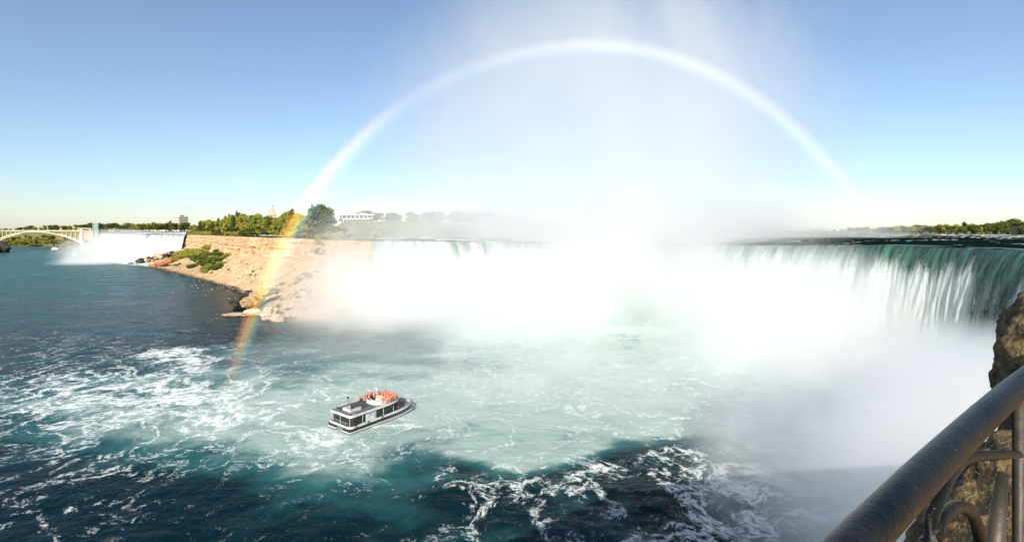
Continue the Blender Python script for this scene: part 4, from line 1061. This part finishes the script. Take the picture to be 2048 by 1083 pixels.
for i in range(10):
    x = random.uniform(18.3, 22.8); y = random.uniform(-1, 1)*(3.1-(x-18)*.35)
    dup(random.choice(pp), boat_pt(x, y, 1.5), HEAD-math.pi/2+random.gauss(0, .6), random.uniform(.93, 1.04), "person in a red hooded poncho at the bow on the boat's lower deck", "passengers on the lower bow of the tour boat", 'person')
for q in pp: kill(q)
# two small tour boats and a landing stage far left
def far_boat(x, y, D, L, rz, label):
    root = empty('moored_boat', P(x, y, D), rz, label, 'boat'); root.location.z = 0
    o = outline(-L/2, L/2, L*.18, L*.1, .4, 6)
    bm = bmesh.new(); prism(bm, o, -.4, 1.6); finish('hull', bm, M['white'], root)
    bm = bmesh.new(); box(bm, (-L*.06, 0, 2.7), (L*.6, L*.26, 2.2)); finish('cabin', bm, M['grey'], root)
    bm = bmesh.new(); prism(bm, [(a*.82-.5, b*.95) for a, b in o], 3.81, 4.6); finish('upper_deck', bm, M['white'], root)
    bm = bmesh.new(); tube(bm, [(0, 0, 4.6), (0, 0, 9)], .2, 6); finish('mast', bm, M['white'], root)
far_boat(111, 499, 1400, 17, .3, "white boat moored at the landing under the arch bridge")
far_boat(150, 512.5, 1030, 9, .2, "small white boat on the river near the foot of the tower")
def landing():
    root = empty('landing_stage', P(124, 499, 1395), .1, "dark floating landing stage beside the moored white boat", 'dock'); root.location.z = 0
    bm = bmesh.new(); box(bm, (0, 0, .7), (15, 6, 1.2)); finish('pontoon', bm, M['dark'], root)
    for x in (-6, -2, 2, 6): 
        bm = bmesh.new(); box(bm, (x, 0, 2.5), (.5, .5, 2.4)); finish('post', bm, M['grey'], root)
    bm = bmesh.new(); box(bm, (0, 0, 3.9), (14, 5, .4)); finish('canopy', bm, M['grey'], root)
landing()
# gulls over the dark water
def gull():
    bm = bmesh.new()
    tube(bm, [(0, -.3, 0), (0, -.15, .02), (0, .1, .03), (0, .24, .05), (0, .33, .05)], [.02, .08, .1, .07, .01], 8)
    for s in (-1, 1):
        a = [bm.verts.new(p) for p in ((s*.05, .12, .04), (s*.42, .2, .2), (s*.85, .02, .14), (s*.42, .02, .19), (s*.05, -.1, .03))]
        bm.faces.new(a if s > 0 else a[::-1])
    return finish('gull', bm, M['white'])
g0 = gull()
for i in range(46):
    x = random.gauss(425, 38); y = random.gauss(568, 14); D = random.uniform(300, 370); p = P(x, y+random.uniform(0, 12), D); p.z = max(1, min(p.z, 18))
    dup(g0, p, random.uniform(0, 6.28), random.uniform(1, 1.35), "white gull flying over the dark water below the cliff", "gulls over the dark water", 'bird')
kill(g0)

# ------------------------------------------------------------------ iron fence and stone pillar beside the camera
FP = Vector((.7376, .929, 49.55)); FD = Vector((.8, .6, 0))
def fence(x, y, out=0.0):
    "photo pixel -> point on the upright plane of the fence"
    a = (x-1024)/F; D = .3006/(.8-.6*a); p = P(x, y, D); return p+Vector((-.6, .8, 0))*out
def railing():
    root = empty('iron_railing', FP+FD*.4-Vector((0, 0, 1.15)), 0, "dark worn iron railing with thick round handrail at the lower right corner", 'railing')
    off = -root.location
    def fin(name, bm, m): 
        bmesh.ops.translate(bm, verts=bm.verts, vec=off); return finish(name, bm, m, root, True)
    bm = bmesh.new(); tube(bm, [FP+FD*t+Vector((0, 0, .012*math.sin(t*2.1)-.02*(t < 0)*abs(t))) for t in np.linspace(-1.6, 2.6, 44)], .030, 36); fin('handrail', bm, M['iron'])
    def spl(pts, n): 
        q, s = smooth_path([tuple(p) for p in pts], n); return [Vector(p) for p in q]
    bm = bmesh.new(); tube(bm, spl([fence(*p) for p in ((2120, 906), (2048, 908), (1990, 909), (1945, 912), (1918, 926), (1893, 962), (1872, 1010), (1858, 1060), (1848, 1130), (1845, 1250))], 60),
        [.0085]*20+[.0085+.003*min(1, i/14) for i in range(40)], 14); fin('scroll_bracket', bm, M['iron'])
    bm = bmesh.new(); tube(bm, spl([fence(*p) for p in ((1868, 1200), (1868, 1090), (1884, 1036), (1915, 1012), (1943, 1024), (1958, 1068), (1962, 1110), (1958, 1200))], 48), .0125, 14); fin('ring', bm, M['iron'])
    bm = bmesh.new()
    q = Matrix.Rotation(math.atan2(.6, .8), 3, 'Z')
    a = fence(2042, 790); b = Vector((a.x, a.y, 48.36)); beam_c = (a+b)/2; box(bm, beam_c, (.066, .03, (a-b).length), q)
    bmesh.ops.bevel(bm, geom=bm.edges[:], offset=.006, segments=2, affect='EDGES'); fin('post', bm, M['rail_bar'])
    bm = bmesh.new()
    a = fence(2005, 945); b = fence(1975, 1250); tube(bm, [a, (a+b)/2, b], [.012, .02, .022], 12); fin('baluster', bm, M['rail_bar'])
    bm = bmesh.new(); tube(bm, [FP+FD*t-Vector((0, 0, .92)) for t in (-1.6, 0, 2.6)], .018, 14); fin('lower_rail', bm, M['iron'])
    for t in (-1.35, ):
        bm = bmesh.new(); c = FP+FD*t; box(bm, (c.x, c.y, 48.95), (.066, .03, 1.15), q); fin('post', bm, M['rail_bar'])
railing()
def stone_column(name, prof, label, cat, seed, mat='pillar', amp=.045):
    "prof: rows of (z, centre x, centre y, radius)"
    z0, z1 = prof[0][0], prof[-1][0]; n, m = 120, 96
    zs = np.linspace(z0, z1, n); q = np.array(prof)
    cx, cy_, r = [np.interp(zs, q[:, 0], q[:, k]) for k in (1, 2, 3)]
    th = np.linspace(0, 2*np.pi, m)
    sq = (np.abs(np.cos(th-.64))**3+np.abs(np.sin(th-.64))**3)**(-1/3)          # squarish plan
    sq = 1+(sq-1)*.55
    X = cx[:, None]+r[:, None]*np.cos(th)*sq; Y = cy_[:, None]+r[:, None]*np.sin(th)*sq; Z = np.repeat(zs[:, None], m, 1)
    d = amp*(1.3*fbm(X*3+seed, Y*3, Z*3, 4)+.75*fbm(X*11, Y*11, Z*11+seed, 5, .6))
    X = X+d*np.cos(th); Y = Y+d*np.sin(th); Z = Z+d*.5
    me = grid_mesh(name, np.stack([X-q[0, 1], Y-q[0, 2], Z-z0], -1), False)
    o = link(name, me, M[mat], None, (q[0, 1], q[0, 2], z0)); return tag(o, label, cat)
stone_column('stone_pillar', [(48.3, 2.470, 2.10, .38), (48.9, 2.470, 2.10, .34), (49.15, 2.490, 2.12, .33), (49.3, 2.460, 2.10, .365), (49.52, 2.470, 2.11, .36), (49.62, 2.510, 2.13, .33), (49.70, 2.550, 2.14, .29), (49.77, 2.590, 2.15, .2), (49.80, 2.610, 2.16, .02)],
    "rough brown stone pillar standing behind the iron handrail", 'pillar', 1)
stone_column('boulder', [(48.2, 1.86, 1.80, .50), (48.7, 1.88, 1.81, .40), (49.0, 1.95, 1.84, .28), (49.2, 2.02, 1.90, .17), (49.27, 2.05, 1.92, .02)],
    "sunlit rough boulder at the foot of the stone pillar behind the railing", 'rock', 5)
for i, (x, y, a, b, c) in enumerate([(1998, 895, (1985, 880), (1972, 862), "short bare twig"), (1985, 960, (1965, 952), (1950, 941), "longer bare twig")]):
    bm = bmesh.new(); tube(bm, [P(x, y, 1.62), P(*a, 1.6), P(*b, 1.58)], [.0022, .0018, .0008], 5); tube(bm, [P(*a, 1.6), P(a[0]-6, a[1]-14, 1.6)], [.0015, .0006], 5)
    o = finish('twig', bm, M['bark']); tag(o, c+(" above the horizontal bar, growing from the pillar" if i == 0 else " below the horizontal bar, growing from the boulder"), 'twig')

# ------------------------------------------------------------------ rainbow
def rainbow():
    pts = [(460,806),(468,765),(486,700),(508,640),(540,557),(578,478),(620,405),(680,330),(760,250),(850,187),(950,139),(1060,107),(1180,94),(1290,104),(1400,139),(1500,192),(1590,264),(1660,341),(1715,410),(1752,452),(1785,500)]
    D = 158; w3 = [tuple(P(x, y, D)) for x, y in pts]
    c, s = smooth_path(w3, 260)
    T = np.gradient(c, axis=0); T /= np.linalg.norm(T, axis=1)[:, None]; N = np.stack([-T[:, 2], 0*T[:, 0], T[:, 0]], 1)
    k = np.linspace(-1, 1, 9); hw = 3.9
    V = c[:, None]+N[:, None]*(k*hw)[None, :, None]
    V[..., 1] += (1-k**2)[None, :]*1.0
    A = np.repeat(((k+1)/2)[None], len(c), 0); B = np.repeat((s/s[-1])[:, None], 9, 1)
    me = grid_mesh('rainbow', V, False, True, {'across': A, 'along': B})
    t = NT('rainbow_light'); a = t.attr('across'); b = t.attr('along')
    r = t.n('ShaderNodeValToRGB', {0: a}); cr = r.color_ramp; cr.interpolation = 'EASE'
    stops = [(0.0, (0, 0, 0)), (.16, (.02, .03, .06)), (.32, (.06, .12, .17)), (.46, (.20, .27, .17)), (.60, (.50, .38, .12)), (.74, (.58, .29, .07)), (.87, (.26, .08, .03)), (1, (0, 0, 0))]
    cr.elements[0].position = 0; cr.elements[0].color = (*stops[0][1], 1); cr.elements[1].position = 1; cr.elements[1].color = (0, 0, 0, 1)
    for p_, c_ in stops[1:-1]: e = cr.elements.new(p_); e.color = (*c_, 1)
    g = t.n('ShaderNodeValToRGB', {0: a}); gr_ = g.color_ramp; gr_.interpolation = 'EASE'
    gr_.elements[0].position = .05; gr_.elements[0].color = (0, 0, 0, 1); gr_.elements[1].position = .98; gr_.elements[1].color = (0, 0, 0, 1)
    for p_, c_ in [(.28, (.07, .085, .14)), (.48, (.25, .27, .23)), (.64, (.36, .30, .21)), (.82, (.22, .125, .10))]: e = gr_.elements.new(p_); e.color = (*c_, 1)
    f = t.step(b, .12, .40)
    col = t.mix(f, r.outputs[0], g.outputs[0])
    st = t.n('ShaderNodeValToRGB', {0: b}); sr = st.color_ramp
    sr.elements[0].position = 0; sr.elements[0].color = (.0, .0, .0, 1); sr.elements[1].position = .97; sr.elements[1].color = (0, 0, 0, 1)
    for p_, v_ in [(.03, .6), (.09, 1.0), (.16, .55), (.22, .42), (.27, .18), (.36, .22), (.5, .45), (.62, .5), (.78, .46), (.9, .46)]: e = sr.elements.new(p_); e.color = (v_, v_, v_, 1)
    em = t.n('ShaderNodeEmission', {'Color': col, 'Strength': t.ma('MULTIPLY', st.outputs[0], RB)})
    tr = t.n('ShaderNodeBsdfTransparent'); ad = t.n('ShaderNodeAddShader', {0: em.outputs[0], 1: tr.outputs[0]})
    t.t.links.new(ad.outputs[0], t.out.inputs[0])
    o = link('rainbow', me, t.m); tag(o, "broad pale rainbow arching over the misty waterfall", 'rainbow')
RB = 0.50
rainbow()

# ------------------------------------------------------------------ mist
def mist(c, r, mat, seed=0, rz=0.0):
    bm = bmesh.new(); bmesh.ops.create_icosphere(bm, subdivisions=4, radius=1.0)
    o = finish('mist', bm, mat, None, True, c); o.scale = r; o.rotation_euler.z = rz
    return tag(o, kind='stuff')
MB = mat_mist('basin_mist', .075, 1.0, .026, .38, .62, .07, g=.42, step=.28, col=(.865, .88, .85))
MN = mat_mist('near_mist', .17, 1.0, .045, .40, .60, .08, g=.35, step=.25, col=(.88, .945, .945))  # cool tint, shared by the foot mist, puts shade into the colour
MP = mat_mist('plume_mist', .019, 1.1, .013, .33, .66, .30, g=.36, step=.5, stretch=(1, 1, .6), col=(.955, .97, .945))
MV = mat_mist('veil_mist', .019, 1.2, .03, .35, .62, .25, step=.4)
MA = mat_mist('spray_mist', .032, 1.2, .02, .35, .62, .3, step=.4)
ML = mat_mist('drifting_mist', .028, 1.2, .012, .33, .64, .35, g=.0, step=.5, col=(.985, .995, .98))
ME = mat_mist('edge_mist', .06, 1.1, .04, .32, .62, .2, g=.3, step=.3)
MR = mat_mist('flank_mist', .075, 1.0, .045, .36, .62, .3, g=.3, step=.3, col=(.93, .95, .94))
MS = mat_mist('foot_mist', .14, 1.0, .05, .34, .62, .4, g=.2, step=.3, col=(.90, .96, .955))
MT = mat_mist('high_wisps', .013, 1.2, .022, .45, .66, .05, g=.42, step=.5, stretch=(1, 1, .5), col=(.955, .96, .945))
MW = mat_mist('wall_mist', .021, 1.2, .03, .35, .62, .35, g=.05, step=.4)
mist((-12, 288, -4), (92, 74, 43), MB)
mist((72, 316, 3), (108, 94, 53), MB)
mist((98, 204, 0), (52, 60, 41), MB)
mist((114, 194, 4), (40, 50, 45), MR)
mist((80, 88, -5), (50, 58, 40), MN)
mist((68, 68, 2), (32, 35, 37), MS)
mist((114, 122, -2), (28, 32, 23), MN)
mist((50, 290, 95), (150, 90, 115), MP)
mist((80, 400, 52), (240, 110, 44), ML)
mist((-70, 258, 10), (62, 36, 40), MV)
mist((-84, 290, 22), (56, 50, 46), MW)
mist((0, 195, -2), (140, 70, 15), MV)
mist((22, 150, -2), (72, 42, 15), MV)
mist((70, 290, 178), (135, 70, 52), MT)
mist((-62, 262, 6), (48, 30, 30), MW)
mist((-66, 274, 10), (36, 26, 40), ME)
mist((-655, 850, 10), (98, 80, 48), MA)
mist((-640, 780, 0), (70, 45, 13), MA)
for q in PROTO.values(): kill(q)
